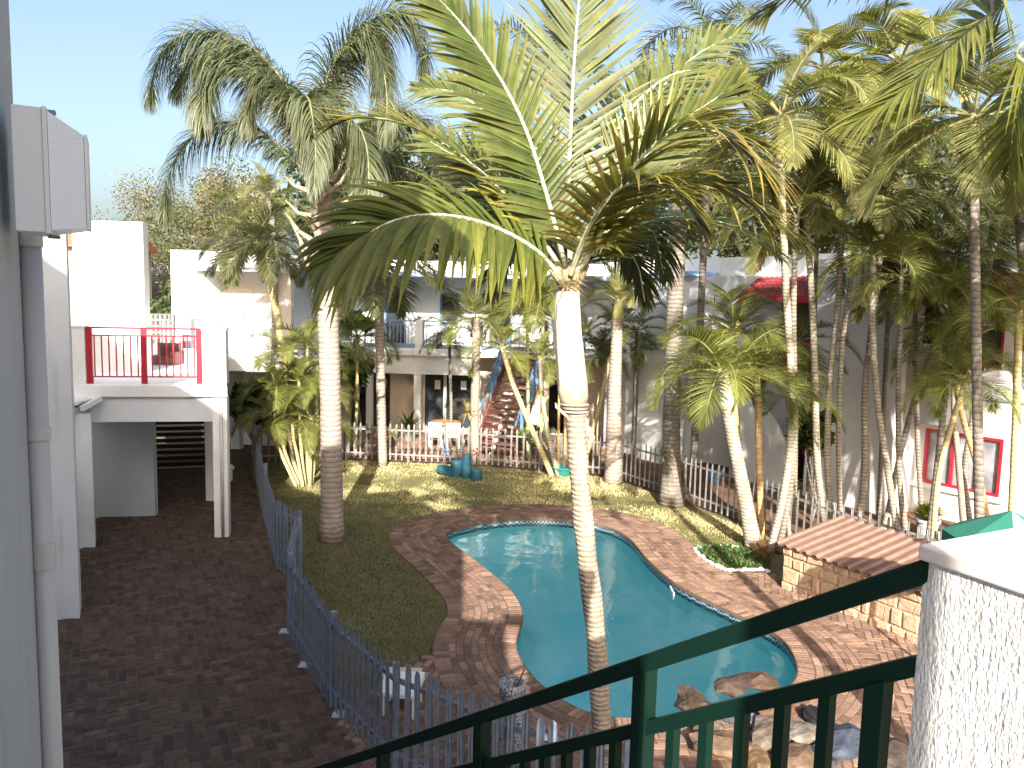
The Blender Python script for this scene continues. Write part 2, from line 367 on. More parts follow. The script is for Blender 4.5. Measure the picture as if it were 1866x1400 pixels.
# pool shell
sh = MB(); ND = 24
for i in range(NP):
    j = (i+1) % NP
    for z0, z1, o0, o1 in ((-.16, -.35, 0, -.02), (-.35, -.52, -.02, -.2)):
        a, b = POOL[i]+PN[i]*o0, POOL[j]+PN[j]*o0; c, d = POOL[j]+PN[j]*o1, POOL[i]+PN[i]*o1
        sh.quad(V((a.x, a.y, z0)), V((b.x, b.y, z0)), V((c.x, c.y, z1)), V((d.x, d.y, z1)))
bot = [POOL[i]+PN[i]*-.2 for i in range(NP)]; sh.poly(bot, -.52)
proot = thing('swimming_pool', 'kidney shaped turquoise swimming pool set in brick paving', 'swimming pool', (1.8, 12, 0))
sh.build('shell', M['pool'], proot, smooth=False)
tb = MB()
for i in range(NP):
    j = (i+1) % NP; a, b = POOL[i], POOL[j]; tb.quad(V((a.x, a.y, .02)), V((b.x, b.y, .02)), V((b.x, b.y, -.17)), V((a.x, a.y, -.17)))
tb.build('tile_band', M['tband'], proot)
st = MB(); e = G(1185, 1028)  # skimmer and floor drain
c0 = G(1005, 957, -.51); st.lathe(c0, [(.16, 0), (.16, .02), (.05, .03)], 16, (.1, .1, .12)); st.build('drain', M['darksteel'], proot)
sk = MB(); a = G(1225, 1075, -.06); sk.box(a.x-.02, a.y-.18, -.13, a.x+.0, a.y+.12, -.04); sk.build('skimmer', M['plastic'], proot)
wt = MB(); wt.poly(POOL, -.1); w_ = struct(wt.build('pool_water', M['water']))
# bricks
def brickcol(r):
    k = r.random(); b = .62+.6*r.random()
    c = (.24, .147, .108) if k < .6 else ((.19, .12, .09) if k < .8 else (.28, .18, .13))
    return tuple(v*b for v in c)
def brick(mb, c, ax, l, w, z, h, r, dark=1.0):
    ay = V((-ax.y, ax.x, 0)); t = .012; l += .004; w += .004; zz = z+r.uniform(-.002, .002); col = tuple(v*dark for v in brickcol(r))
    p = lambda sx, sy, zz_, k: c+ax*(sx*(l/2-k))+ay*(sy*(w/2-k))+V((0, 0, zz_))
    q = [p(-1, -1, zz-.02, 0), p(1, -1, zz-.02, 0), p(1, 1, zz-.02, 0), p(-1, 1, zz-.02, 0), p(-1, -1, zz, .006), p(1, -1, zz, .006), p(1, 1, zz, .006), p(-1, 1, zz, .006)]
    mb.add(q, [(4, 5, 6, 7), (0, 1, 5, 4), (1, 2, 6, 5), (2, 3, 7, 6), (3, 0, 4, 7)], col)
# ring of bricks following the pool
rb = random.Random(11); br = MB(); L0 = [0.0]
def ring_row(off, wid, blen, shift, radial=False, dark=1.0):
    pts = offs(off); cum = [0]
    for i in range(NP): cum.append(cum[-1]+(pts[(i+1) % NP]-pts[i]).length)
    tot = cum[-1]; n_ = max(8, round(tot/blen)); bl = tot/n_; k = 0
    for i in range(n_):
        s = ((i+shift) % n_+.0)*bl % tot
        while True:
            if cum[k] <= s <= cum[k+1]: break
            k = (k+1) % NP
        f = (s-cum[k])/max(1e-6, cum[k+1]-cum[k]); a = pts[k]; b = pts[(k+1) % NP]; c = a.lerp(b, f); d = (b-a)
        if d.length < 1e-5: continue
        brick(br, c, d.normalized(), bl-.006, wid-.006, .03, .06, rb, dark)
ring_row(.09, .21, .075, 0, True)
rows = 7; rwid = (RINGW-.2-.22)/rows
for k in range(rows): ring_row(.2+rwid*(k+.5), rwid, .21, .5*(k % 2))
ring_row(RINGW-.12, .22, .108, 0)
bo = MB()
for i in range(NP):
    j = (i+1) % NP; a, b = POOL[i]-PN[i]*.025, POOL[j]-PN[j]*.025; c, d = POOL[j]+PN[j]*RINGW, POOL[i]+PN[i]*RINGW
    bo.quad(*(V((p.x, p.y, .0255)) for p in (a, b, c, d)))
    bo.quad(V((a.x, a.y, .0255)), V((b.x, b.y, .0255)), V((b.x, b.y, -.03)), V((a.x, a.y, -.03)))
struct(bo.build('deck_bed', M['mortar']))
# herringbone areas
def herring(poly, ang, z, r, skip=lambda p: False, mb=None, s=.105, dark=1.0):
    mb = mb or MB(); ca, sa = math.cos(ang), math.sin(ang); xs = [p[0] for p in poly]; ys = [p[1] for p in poly]
    cx, cy = (min(xs)+max(xs))/2, (min(ys)+max(ys))/2; rad = math.hypot(max(xs)-cx, max(ys)-cy); n_ = int(rad/s)+2
    for i in range(-n_, n_):
        for j in range(-n_, n_):
            d = (i-j) % 4
            if d == 0: u, v, hz = (i+1)*s, (j+.5)*s, True
            elif d == 3: u, v, hz = (i+.5)*s, (j+1)*s, False
            else: continue
            x = cx+u*ca-v*sa; y = cy+u*sa+v*ca
            if not inpoly((x, y), poly) or skip((x, y)): continue
            ax = V((ca, sa, 0)) if hz else V((-sa, ca, 0))
            brick(mb, V((x, y, 0)), ax, 2*s-.012, s-.012, z, .05, r, dark)
    return mb
UA = math.atan2(.89, -.46)
skd = lambda c: inpool(c) or dpool(c) < RINGW-.02
struct(clip_sheet('deck_sand', DECK, .023, M['mortar'], lambda c: inpool(c) or dpool(c) < RINGW-.2))
herring(DECK, UA+R(45), .028, rb, skd, br)
br_o = struct(br.build('pool_deck', M['brick']))
struct(clip_sheet('path_sand', PATH, .0185, M['mortar'], lambda c: False))
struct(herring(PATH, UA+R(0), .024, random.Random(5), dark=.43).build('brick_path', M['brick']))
# strip between the palisade and the buildings, patio
BACK = [V(p+(0,)) for p in [(-7.2, 21.3), (-4.76, 22.0), (-1.1, 21.7), (2.8, 20.6), (4.2, 18.1), (5.3, 16.1), (7.2, 12.6), (11.2, 11.2), (12.8, 12.4), (9.75, 17.4), (3.4, 26.6), (-8, 27)]]
SB = MB(); SB.poly(BACK, .004); struct(SB.build('planting_bed', M['soil']))
WALK = [V(p+(0,)) for p in [(-5.2, 22.6), (-1.1, 22.2), (2.9, 21.6), (3.2, 26.4), (-6.5, 26.8)]]
struct(herring(WALK, R(8), .02, random.Random(6), s=.125, dark=1.15).build('patio_paving', M['brick']))
sb = MB(); sb.poly([(-6.55, 9.6), (-6.15, 9.4), (-7.65, 13.3), (-8.1, 13.4)], .05); struct(sb.build('wall_step', M['terracotta']))
# ------------------------------------------------------------------ plane helpers for facades
def hit(A, B, px, py, off=0):
    A = flat(A); B = flat(B); d = (B-A).normalized(); nrm = V((d.y, -d.x, 0)); A = A+nrm*off
    r = ray(px, py); t = (A-V((0, 0, 0))).dot(nrm)/r.dot(nrm); p = r*t; return (p-A).dot(d), CAMZ+p.z
class Face:
    def para(s, mb, s0, s1, z0, z1, f0, dep):
        a, b = s.pt(s0, 0, f0), s.pt(s1, 0, f0); q = [a, b, b+V((-.453, .891, 0))*dep, a+V((-.453, .891, 0))*dep]
        return mb.hexa([V((p.x, p.y, z0)) for p in q]+[V((p.x, p.y, z1)) for p in q])
    def __init__(s, A, B): s.A = flat(A); s.B = flat(B); s.d = (s.B-s.A).normalized(); s.n = V((s.d.y, -s.d.x, 0))
    def rect(s, x0, y0, x1, y1, off=0):
        ym = (y0+y1)/2; xm = (x0+x1)/2
        return hit(s.A, s.B, x0, ym, off)[0], hit(s.A, s.B, x1, ym, off)[0], hit(s.A, s.B, xm, y1, off)[1], hit(s.A, s.B, xm, y0, off)[1]
    def pt(s, a, z, off=0): p = s.A+s.d*a+s.n*off; return V((p.x, p.y, z))
    def blk(s, mb, s0, s1, z0, z1, t0, t1, col=(1, 1, 1)):
        if s1-s0 < .002 or z1-z0 < .002: return mb
        return mb.slab(s.pt(s0, 0), s.pt(s1, 0), z0, z1, t0, t1, col)
    def pblk(s, mb, x0, y0, x1, y1, t0, t1):
        a, b, c, d = s.rect(x0, y0, x1, y1, t1); return s.blk(mb, a, b, c, d, t0, t1)
    def wall(s, mb, s0, s1, z0, z1, ops, t=.22, off=0):
        cuts = sorted({s0, s1, *[o[0] for o in ops], *[o[1] for o in ops]})
        cuts = [c for c in cuts if s0 <= c <= s1]
        for a, b in zip(cuts, cuts[1:]):
            m_ = (a+b)/2; z = z0
            for o in sorted([o for o in ops if o[0] < m_ < o[1]], key=lambda o: o[2]):
                s.blk(mb, a, b, z, o[2], off-t, off); z = max(z, o[3])
            s.blk(mb, a, b, z, z1, off-t, off)
        return mb
    def frame(s, mb, s0, s1, z0, z1, w, t0, t1):
        s.blk(mb, s0, s1, z0, z0+w, t0, t1); s.blk(mb, s0, s1, z1-w, z1, t0, t1); s.blk(mb, s0, s0+w, z0+w, z1-w, t0, t1); s.blk(mb, s1-w, s1, z0+w, z1-w, t0, t1); return mb
def railing(parent, F, s0, s1, z0, z1, mat, n, off=0, bw=.02, posts=(), kick=False, pw=.06):
    r = MB(); F.blk(r, s0, s1, z1-.035, z1, off-.045, off); F.blk(r, s0, s1, z1-.17, z1-.145, off-.035, off-.01); F.blk(r, s0, s1, z0+.12, z0+.145, off-.035, off-.01)
    for i in range(1, n):
        a = s0+(s1-s0)*i/n; F.blk(r, a-bw/2, a+bw/2, z0+.145, z1-.17, off-.03, off-.012)
    if kick: F.blk(r, s0, s1, z0+.0, z0+.118, off-.03, off-.015)
    o = r.build('railing', mat, parent)
    for a in posts:
        p = MB(); F.blk(p, a-pw/2, a+pw/2, z0, z1-.036, off-.0525, off+.004); p.build('post', mat, parent)
    return o
# ------------------------------------------------------------------ left building, seen from its own landing
u = V((-.453, .891, 0)); v = V((.891, .453, 0))
lb = thing('apartment_building', 'tall grey plastered building with downpipe at the left edge', 'building', (-1.6, 2.2, 0))
cA = P(44, 640, 2.45); cA = flat(cA); ud = V((-.451, .8925, 0)).normalized()
nearA = cA-ud*3.6
FN = Face(cA+V((0, 0, 0)), nearA)   # running towards the viewer; n points right
w = MB(); c1 = cA; c2 = cA-V((1.3, .65, 0)); c3 = c2-ud*3.6
w.hexa([V((p.x, p.y, -.02)) for p in (c1, c2, c3, nearA)]+[V((p.x, p.y, 8.2)) for p in (c1, c2, c3, nearA)])
w.build('wall', M['grey'], lb)
# the part of the house behind the viewer: gabled body whose shadow falls over the path
w = MB(); sky = [(-24, 12.6), (-7.6, 12.5), (-6.66, 11.7), (-5.6, 10.85), (-4.6, 10.25), (-4.06, 9.8), (-2.5, 9.2), (-1.6, 8.4), (-1.37, 8.75), (-.3, 8.9), (-.3, 6.0), (.665, 5.95), (.665, 0), (-24, 0)]
k = len(sky); w.add([(x, -.8, z) for x, z in sky]+[(x, -7, z) for x, z in sky], [tuple(range(k)), tuple(reversed(range(k, 2*k)))]+[(i, i+k, (i+1) % k+k, (i+1) % k) for i in range(k)])
w.build('rear_wing', M['grey'], lb)
w = MB(); w.box(.885, -1.0, 0, 1.16, -.8, 5.95); w.build('column', M['grey'], lb); w = MB(); w.box(.67, -1.0, 5.955, 1.2, -.8, 6.1); w.build('beam', M['grey'], lb)
w = MB(); w.box(-.3, -.78, 2.9, 2.6, 1.55, 3.08); w.build('landing', M['grey'], lb)
# downpipe
pc = P(64, 640, 2.47); pr = .031; pz1 = P(62, 422, 2.47).z
w = MB(); w.tube([(pc.x+.012*0, pc.y, -.0), (pc.x, pc.y, pz1)], pr, 20)
dp = w.build('downpipe', M['pipe'], lb, smooth=False)
for py, hh in ((432, .03), (1010, .045), (790, .02)):
    z = P(64, py, 2.47).z; w = MB(); w.tube([(pc.x, pc.y, z-hh), (pc.x, pc.y, z+hh)], pr+.004, 20); w.build('collar', M['pipe'], dp)
w = MB(); z = P(64, 790, 2.47).z; w.bar((pc.x-.08, pc.y-.02, z), (pc.x-.02, pc.y-.02, z), .03, .045); w.build('bracket', M['galv'], dp)
for ob in (dp,):
    ob.data.polygons.foreach_set('use_smooth', [True]*len(ob.data.polygons))
# wall lamp
lo = P(20, 300, 2.08); vd = V((ud.y, -ud.x, 0)); lf = -ud
base = flat(P(21, 300, 2.08)); zt = P(50, 176, 2.0).z; zb = P(50, 416, 2.0).z
def lampbox(d0, d1, l0, l1, za, zb_, l0b=None, l1b=None, zab=None, zbb=None):
    q = []
    for (d, a, b, z0, z1) in ((d0, l0, l1, za, zb_), (d1, l0b if l0b is not None else l0, l1b if l1b is not None else l1, zab if zab is not None else za, zbb if zbb is not None else zb_)):
        for (l, z) in ((a, z0), (b, z0), (b, z1), (a, z1)):
            p = base+vd*d+ud*l; q.append(V((p.x, p.y, z)))
    return MB().hexa(q)
lamp = thing('wall_lamp', 'white bulkhead wall lamp with ribbed tapering diffuser above the downpipe', 'lamp', (base.x, base.y, zb))
lampbox(.004, .072, 0, .24, zb, zt).build('housing', M['plastic'], lamp)
lampbox(.073, .084, -.004, .244, zb-.003, zt+.003).build('rim', M['plastic'], lamp)
lampbox(.085, .168, .006, .234, zb+.006, zt-.006, .04, .19, zb+.02, zt-.055).build('diffuser', M['lens'], lamp)
lampbox(.169, .176, .038, .192, zb+.018, zt-.053).build('end_cap', M['plastic'], lamp)
for dz in (zb-.012, zt+.003):
    lampbox(.07, .1, .08, .11, dz, dz+.009).build('clip', M['galv'], lamp)
# pilasters along the path
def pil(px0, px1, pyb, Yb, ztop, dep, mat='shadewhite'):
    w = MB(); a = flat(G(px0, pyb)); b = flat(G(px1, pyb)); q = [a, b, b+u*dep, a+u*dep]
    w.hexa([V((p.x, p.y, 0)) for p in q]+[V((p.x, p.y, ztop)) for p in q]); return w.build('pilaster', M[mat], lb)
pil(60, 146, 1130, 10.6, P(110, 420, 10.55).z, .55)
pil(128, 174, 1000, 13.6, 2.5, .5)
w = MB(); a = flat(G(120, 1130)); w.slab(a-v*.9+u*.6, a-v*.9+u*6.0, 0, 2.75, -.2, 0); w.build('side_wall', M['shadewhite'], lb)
# ------------------------------------------------------------------ balcony wing
bw = thing('balcony_wing', 'white wing with a red railed balcony over a carport', 'building', (-6.6, 14.3, 0))
bA = V((-7.95, 13.95, 0)); bB = V((-5.4, 14.45, 0)); F = Face(bA, bB); Lb = (bB-bA).length
zb0 = 2.99
w = MB(); F.para(w, -.25, Lb+.02, 2.76, 2.96, .06, 7.2); F.para(w, -.2, Lb, 2.9601, zb0, 0, 7.2); w.build('slab', M['white'], bw)
w = MB(); F.blk(w, -.25, Lb-.26, 2.28, 2.755, -.22, -.02); w.build('beam', M['shadewhite'], bw)
w = MB(); a, b, c, d = F.rect(387, 715, 412, 985, 0); F.blk(w, Lb-.26, Lb, 0, 2.755, -.26, 0); w.build('column', M['white'], bw)
w = MB(); p = F.pt(Lb-.1, 0, .035); w.tube([(p.x, p.y, .05), (p.x, p.y, 2.7)], .03, 12); w.build('downpipe', M['pipe'], bw, smooth=True)
w = MB(); qq = F.pt(Lb+.02, 0)+u*3; F.slab_ = w.box(qq.x-.12, qq.y-.12, 0, qq.x+.12, qq.y+.12, 2.755); w.build('column', M['white'], bw)
w = MB(); F.blk(w, -.3, .05, 0, 2.755, -.3, 0);  w.build('pier', M['shadewhite'], bw)
# rear carport wall and slatted gate
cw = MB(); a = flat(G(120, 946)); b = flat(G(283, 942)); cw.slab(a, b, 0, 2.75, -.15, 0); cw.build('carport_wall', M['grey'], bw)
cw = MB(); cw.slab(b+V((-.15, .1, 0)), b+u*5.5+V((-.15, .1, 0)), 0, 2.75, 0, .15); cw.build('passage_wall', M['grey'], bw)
ga = flat(G(272, 862)); gb_ = flat(G(378, 858)); FG = Face(ga, gb_); Lg = (gb_-ga).length
gt = thing('slatted_gate', 'dark brown gate of horizontal slats at the end of the carport', 'gate', ga)
w = MB(); FG.frame(w, 0, Lg, .05, 2.1, .06, -.05, 0); w.build('gate_frame', M['brownmetal'], gt)
for i in range(12):
    w = MB(); z = .15+i*.158; q0 = FG.pt(.06, z, -.05); q1 = FG.pt(Lg-.06, z, -.05)
    w.hexa([FG.pt(.06, z, -.04), FG.pt(Lg-.06, z, -.04), FG.pt(Lg-.06, z+.01, -.055), FG.pt(.06, z+.01, -.055), FG.pt(.06, z+.10, .0), FG.pt(Lg-.06, z+.10, .0), FG.pt(Lg-.06, z+.11, -.015), FG.pt(.06, z+.11, -.015)])
    w.build('slat', M['brownmetal'], gt)
# parapets, tall fin
s_l = hit(bA, bB, 157, 640)[0]; s_r = hit(bA, bB, 366, 640)[0]; zr = 4.02
w = MB(); F.blk(w, -.1, s_l-.02, zb0, zr, -.2, 0); F.blk(w, s_r+.02, Lb, zb0, zr, -.3, 0); F.para(w, Lb-.2, Lb-.002, zb0, zr-.003, -.301, 6.5); w.build('parapet', M['white'], bw)
w = MB(); F.blk(w, s_r-.0, Lb+.02, zr, zr+.03, -.32, .02); w.build('coping', M['pinkwhite'], bw); w = MB(); F.blk(w, -.12, s_l, zr, zr+.03, -.22, .02); w.build('coping', M['pinkwhite'], bw)
railing(bw, F, s_l, s_r, zb0, zr+.02, M['red'], 16, -.03, .022, (s_l+.04, (s_l+s_r)/2-.02, s_r-.04), pw=.1)
fa = flat(P(139, 640, 16.2)); fb = flat(P(266, 640, 16.25)); FF_ = Face(fa, fb)
w = MB(); FF_.blk(w, 0, (fb-fa).length, zb0, P(200, 403, 16.2).z, -.25, 0); w.build('fin_wall', M['white'], bw)
# carport canopy bracket at the left
w = MB(); p = G(140, 735, 2.9)
w.hexa([F.pt(-.35, 2.62, .5), F.pt(.15, 2.66, .45), F.pt(.3, 2.70, .05), F.pt(-.35, 2.70, .05), F.pt(-.35, 2.7, .5), F.pt(.2, 2.72, .45), F.pt(.38, 2.76, .062), F.pt(-.35, 2.76, .062)]); w.build('eave', M['white'], bw)
w = MB(); w.hexa([F.pt(-.35, 2.3, .4), F.pt(.05, 2.3, .4), F.pt(.05, 2.3, .02), F.pt(-.35, 2.3, .02), F.pt(-.35, 2.61, .42), F.pt(.1, 2.61, .42), F.pt(.1, 2.61, .02), F.pt(-.35, 2.61, .02)]); w.build('gutter_box', M['shadewhite'], bw)
w = MB(); w.bar(F.pt(.22, 2.6, .47), F.pt(.42, 2.74, .08), .07, .09); w.build('gutter', M['plastic'], bw)
#PART3
# ------------------------------------------------------------------ white wing at the far left
ww = thing('white_wing', 'white two storey wing with glazed upper door beyond the red balcony', 'building', (-9, 23.5, 0))
A = flat(P(308, 640, 23.5)); B = flat(P(505, 640, 23.0)); F = Face(A, B); L = (B-A).length
r1 = F.rect(312, 456, 372, 600); zT = r1[3]
w = MB(); F.blk(w, r1[0], r1[1], 2.9, zT, -1.4, 0); w.build('tower', M['white'], ww)
rd = F.rect(375, 518, 500, 640, -1.0)
w = MB(); do = F.rect(388, 549, 500, 640, -1.0)
F.wall(w, r1[1], L, 2.9, 5.35, [(do[0], do[1]-.1, 3.0, do[3])], .2, -1.0); w.build('upper_wall', M['beige'], ww)
w = MB(); F.blk(w, r1[1]-.2, L, 5.36, 5.45, -1.5, .25); w.build('eave', M['grey'], ww)
w = MB(); z = 5.455; w.hexa([F.pt(r1[1]-.2, z, .3), F.pt(L, z, .3), F.pt(L, z, -1.8), F.pt(r1[1]-.2, z, -1.8), F.pt(r1[1]-.2, z+.03, .3), F.pt(L, z+.03, .3), F.pt(L, z+.5, -1.8), F.pt(r1[1]-.2, z+.5, -1.8)]); w.build('roof', M['white'], ww)
dm = (do[0]+do[1])/2
for a, b in ((do[0], dm-.02), (dm+.02, do[1]-.1)):
    w = MB(); F.frame(w, a, b, 3.0, do[3], .05, -1.12, -1.05); fr = w.build('door', M['plastic'], ww)
    w = MB(); F.blk(w, a+.05, b-.05, 3.05, do[3]-.05, -1.1, -1.08); w.build('pane', M['plastic'], fr)
# domed top
w = MB(); pp = P(405, 478, 24.5); w.lathe((pp.x, pp.y+.9, 5.5), [(.62, 0), (.6, .3), (.5, .5), (.3, .62), (.05, .66)], 20); w.build('dome', M['white'], ww, smooth=True)
w = MB(); F.blk(w, .0, L, 2.7, 2.9, -4, .3); w.build('slab', M['white'], ww)
railing(ww, F, F.rect(408, 600, 420, 640)[0], L, 2.9, 3.85, M['plastic'], 16, .25, .02, (L-.9,))
w = MB(); F.pblk(w, 428, 640, 444, 700, .05, .3); a, b, c, d = F.rect(427, 700, 443, 830); F.blk(w, a, b, 0, 2.7, 0, .25); w.build('column', M['white'], ww)
w = MB(); F.blk(w, -.5, L, 0, 2.7, -3.2, -3.0); w.build('ground_wall', M['grey'], ww)
w = MB(); a, b, c, d = F.rect(410, 745, 428, 800, -.6); F.blk(w, a-.8, b+1.5, 0, .75, -.8, -.6); w.build('low_wall', M['white'], ww)
# roof terrace bits seen through the red railing
sw = thing('breeze_block_screen', 'pierced white block screen wall seen above the red railing', 'screen wall', P(290, 640, 20))
A = flat(P(268, 640, 20)); B = flat(P(318, 640, 20)); F = Face(A, B); L = (B-A).length; zz0 = 3.0; zz1 = P(290, 572, 20).z
w = MB(); nx, nz = 6, 7; cw_ = L/nx; ch = (zz1-zz0)/nz
ops = []
for i in range(nx):
    for j in range(2, nz): ops.append((i*cw_+.03, (i+1)*cw_-.03, zz0+j*ch+.03, zz0+(j+1)*ch-.025))
F.wall(w, 0, L, zz0, zz1, ops, .1, 0); w.build('pierced_wall', M['white'], sw)
w = MB(); w.box(A.x-3, 19.9, 2.7, A.x+4.5, 26, 2.985); tag(w.build('roof_terrace', M['white'], None, loc=(A.x, 20, 2.7)), 'flat white roof terrace behind the red balcony railing', 'terrace')
sf = thing('garden_sofa', 'dark maroon low sofa standing behind the red balcony railing', 'sofa', P(300, 680, 18))
pa = P(272, 678, 18); w = MB(); w.box(pa.x, 18, 3, pa.x+.62, 18.6, 3.2); w.build('seat', M['wood'], sf)
w = MB(); w.box(pa.x, 18.45, 3.2, pa.x+.5, 18.62, 3.48); w.build('backrest', M['wood'], sf)
w = MB(); w.box(pa.x+.5, 18, 3.2, pa.x+.62, 18.6, 3.3); w.build('armrest', M['wood'], sf)
lw_ = MB(); pa = P(318, 660, 18.6); pb = P(372, 660, 18.2); lw_.slab(pa, pb, 2.99, 3.35, -.15, 0); tag(lw_.build('low_wall', M['white'], None, loc=(pa.x, pa.y, 3)), 'low white parapet on the terrace right of the dark maroon sofa', 'wall')
ns = thing('roof_window', 'small red framed window in the white terrace wall', 'window', P(346, 640, 22)); A = flat(P(334, 640, 22)); B = flat(P(360, 640, 22)); F = Face(A, B); L = (B-A).length
za, zb2 = P(346, 645, 22).z, P(346, 610, 22).z
w = MB(); F.frame(w, 0, L, za, zb2, .05, 0, .06); w.build('frame', M['red'], ns); w = MB(); F.blk(w, .05, L-.05, za+.05, zb2-.05, .01, .03); w.build('pane', M['bluegrey'], ns)
w = MB(); F.blk(w, -.6, L+.6, 2.99, P(346, 585, 22).z, -.2, -.002); w.build('wall', M['white'], ns)
# far neighbour: cream house gable at the left
nb = thing('neighbour_house', 'cream gabled house just visible beside the tall white fin wall', 'house', P(130, 500, 34))
A = flat(P(60, 560, 34)); B = flat(P(200, 560, 34)); F = Face(A, B); L = (B-A).length
w = MB(); F.blk(w, 0, L, 0, P(130, 450, 34).z, -4, 0); w.build('wall', M['cream'], nb)
w = MB(); z = P(130, 450, 34).z; w.hexa([F.pt(-.3, z, .4), F.pt(L+.3, z, .4), F.pt(L+.3, z, -4.3), F.pt(-.3, z, -4.3), F.pt(-.3, z+.1, .4), F.pt(L+.3, z+.1, .4), F.pt(L+.3, z+1.1, -2), F.pt(-.3, z+1.1, -2)]); w.build('roof', M['terracotta'], nb)
# ------------------------------------------------------------------ far building
hb = thing('far_building', 'white two storey building with blue balcony railing and dark glass ground floor', 'building', (-2, 26, 0))
A = V((-8.2, 26.4, 0)); B = V((3.9, 25.75, 0)); F = Face(A, B); L = (B-A).length
def S(px, off=0, py=640): return hit(A, B, px, py, off)[0]
w = MB(); F.blk(w, 0, L, 2.76, 2.95, -4.2, .12); F.blk(w, 0, L, 2.95, 3.0, -4.2, .05); w.build('slab', M['white'], hb)
w = MB(); F.blk(w, 0, S(865), 2.12, 2.755, -.2, -.02); w.build('lintel', M['white'], hb)
for px, wd in ((760, .24), (672, .2), (870, .22)):
    a = S(px, 0, 740); w = MB(); F.blk(w, a-wd/2, a+wd/2, 0, 2.119, -.26, -.01); w.build('column', M['white'], hb)
gz = F.wall(MB(), 0, L, 0, 2.75, [(S(640, -1.0, 740), S(711, -1.0, 740), .08, 2.2), (S(772, -1.0, 740), S(862, -1.0, 740), .05, 2.25), (S(1000, -1, 740), S(1030, -1, 740), .05, 2.2)], .15, -1.0)
gz.build('ground_wall', M['beige'], hb)
for k, (a, b) in enumerate(((640, 674), (675, 711), (772, 810), (811, 862))):
    a = S(a, -1.05, 740); b = S(b, -1.05, 740); w = MB(); F.frame(w, a, b, .08, 2.2, .04, -1.12, -1.02); fr = w.build('glass_door', M['plastic'] if k > 1 else M['darksteel'], hb)
    w = MB(); F.blk(w, a+.04, b-.04, .12, 2.16, -1.09, -1.07); w.build('pane', M['glass'], fr)
    w = MB(); m_ = (a*.35+b*.65); F.blk(w, m_-.1, m_+.1, 1.5, 1.82, -1.068, -1.062); w.build('notice', M['plastic'], fr)
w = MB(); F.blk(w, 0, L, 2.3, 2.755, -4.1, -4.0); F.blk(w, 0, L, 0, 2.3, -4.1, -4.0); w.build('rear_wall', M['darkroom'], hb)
dd = [(S(600, -1.6), S(640, -1.6), 3.05, 5.1), (S(700, -1.6), S(740, -1.6), 3.0, 5.05), (S(800, -1.6), S(835, -1.6), 3.7, 4.9), (S(890, -1.6), S(930, -1.6), 3.0, 5.0)]
F.wall(MB(), 0, L, 3.0, 5.4, dd, .2, -1.6).build('upper_wall', M['shadewhite'], hb)
for a, b, c, d in dd:
    w = MB(); F.frame(w, a, b, c, d, .07, -1.72, -1.63); fr = w.build('door', M['blue'], hb); w = MB(); F.blk(w, a+.07, b-.07, c+.07, d-.07, -1.7, -1.67); w.build('pane', M['glass'], fr)
w = MB(); F.blk(w, -.2, L+.1, 5.4, 5.56, -4.4, .8); w.build('eave', M['bluegrey'], hb)
w = MB(); F.blk(w, 1.2, L+.1, 5.562, 6.0, -4.4, -.9); w.build('parapet', M['white'], hb)
cols = [S(763), S(870), S(590)]
w = None
for a in cols: w = MB(); F.blk(w, a-.12, a+.12, 3.0, 3.95, -.2, .04); w.build('balcony_pier', M['white'], hb)
prev = S(560)
for a, nn in ((S(650), 8), (S(763)-.12, 14), (S(870)-.12, 14), (S(985), 14), (L, 14)):
    railing(hb, F, prev, a, 3.0, 3.95, M['bluegrey'], nn, -.03, .022, (prev+.03, (prev+a)/2), kick=True, pw=.05); prev = a+(.24 if a < L-1 and abs(a-S(985)) > .01 else 0)
# furniture on the patio
tb_ = thing('patio_table', 'round wooden table on the patio behind the palisade', 'table', G(812, 812)); tc = G(812, 812); tc.y = 24.4; tc.x = P(812, 760, 24.4).x; tb_.location = tc
w = MB(); w.lathe((tc.x, tc.y, .74), [(.48, 0), (.5, .015), (.5, .03), (.48, .045)], 28); w.build('tabletop', M['tablewood'], tb_)
w = MB(); w.tube([(tc.x, tc.y, .03), (tc.x, tc.y, .738)], .05, 10); w.build('pedestal', M['tablewood'], tb_); w = MB(); w.lathe((tc.x, tc.y, 0), [(.28, .0), (.26, .03)], 16); w.build('base', M['tablewood'], tb_)
def chair(x, y, rz, label, mat):
    t = thing('patio_chair', label, 'chair', (x, y, 0), 'chairs around the patio table'); c, s_ = math.cos(rz), math.sin(rz)
    q = lambda a, b, z: V((x+a*c-b*s_, y+a*s_+b*c, z))
    def bx(n, a0, b0, z0, a1, b1, z1):
        w = MB(); w.hexa([q(a0, b0, z0), q(a1, b0, z0), q(a1, b1, z0), q(a0, b1, z0), q(a0, b0, z1), q(a1, b0, z1), q(a1, b1, z1), q(a0, b1, z1)]); w.build(n, mat, t)
    bx('seat', -.21, -.21, .42, .21, .21, .45); bx('backrest', -.21, -.23, .451, .21, -.19, .88)
    for a in (-.2, .16):
        for b in (-.2, .16): bx('leg', a, b, 0, a+.04, b+.04, .419)
for i, (dx, dy, rz, lb_) in enumerate([(-.25, -.62, 0, 'white plastic chair on the left in front of the round table'), (.3, -.66, .1, 'white plastic chair on the right in front of the round table'), (.78, -.1, 1.5, 'white chair at the right side of the round table')]):
    chair(tc.x+dx, tc.y+dy, rz, lb_, M['plastic'])
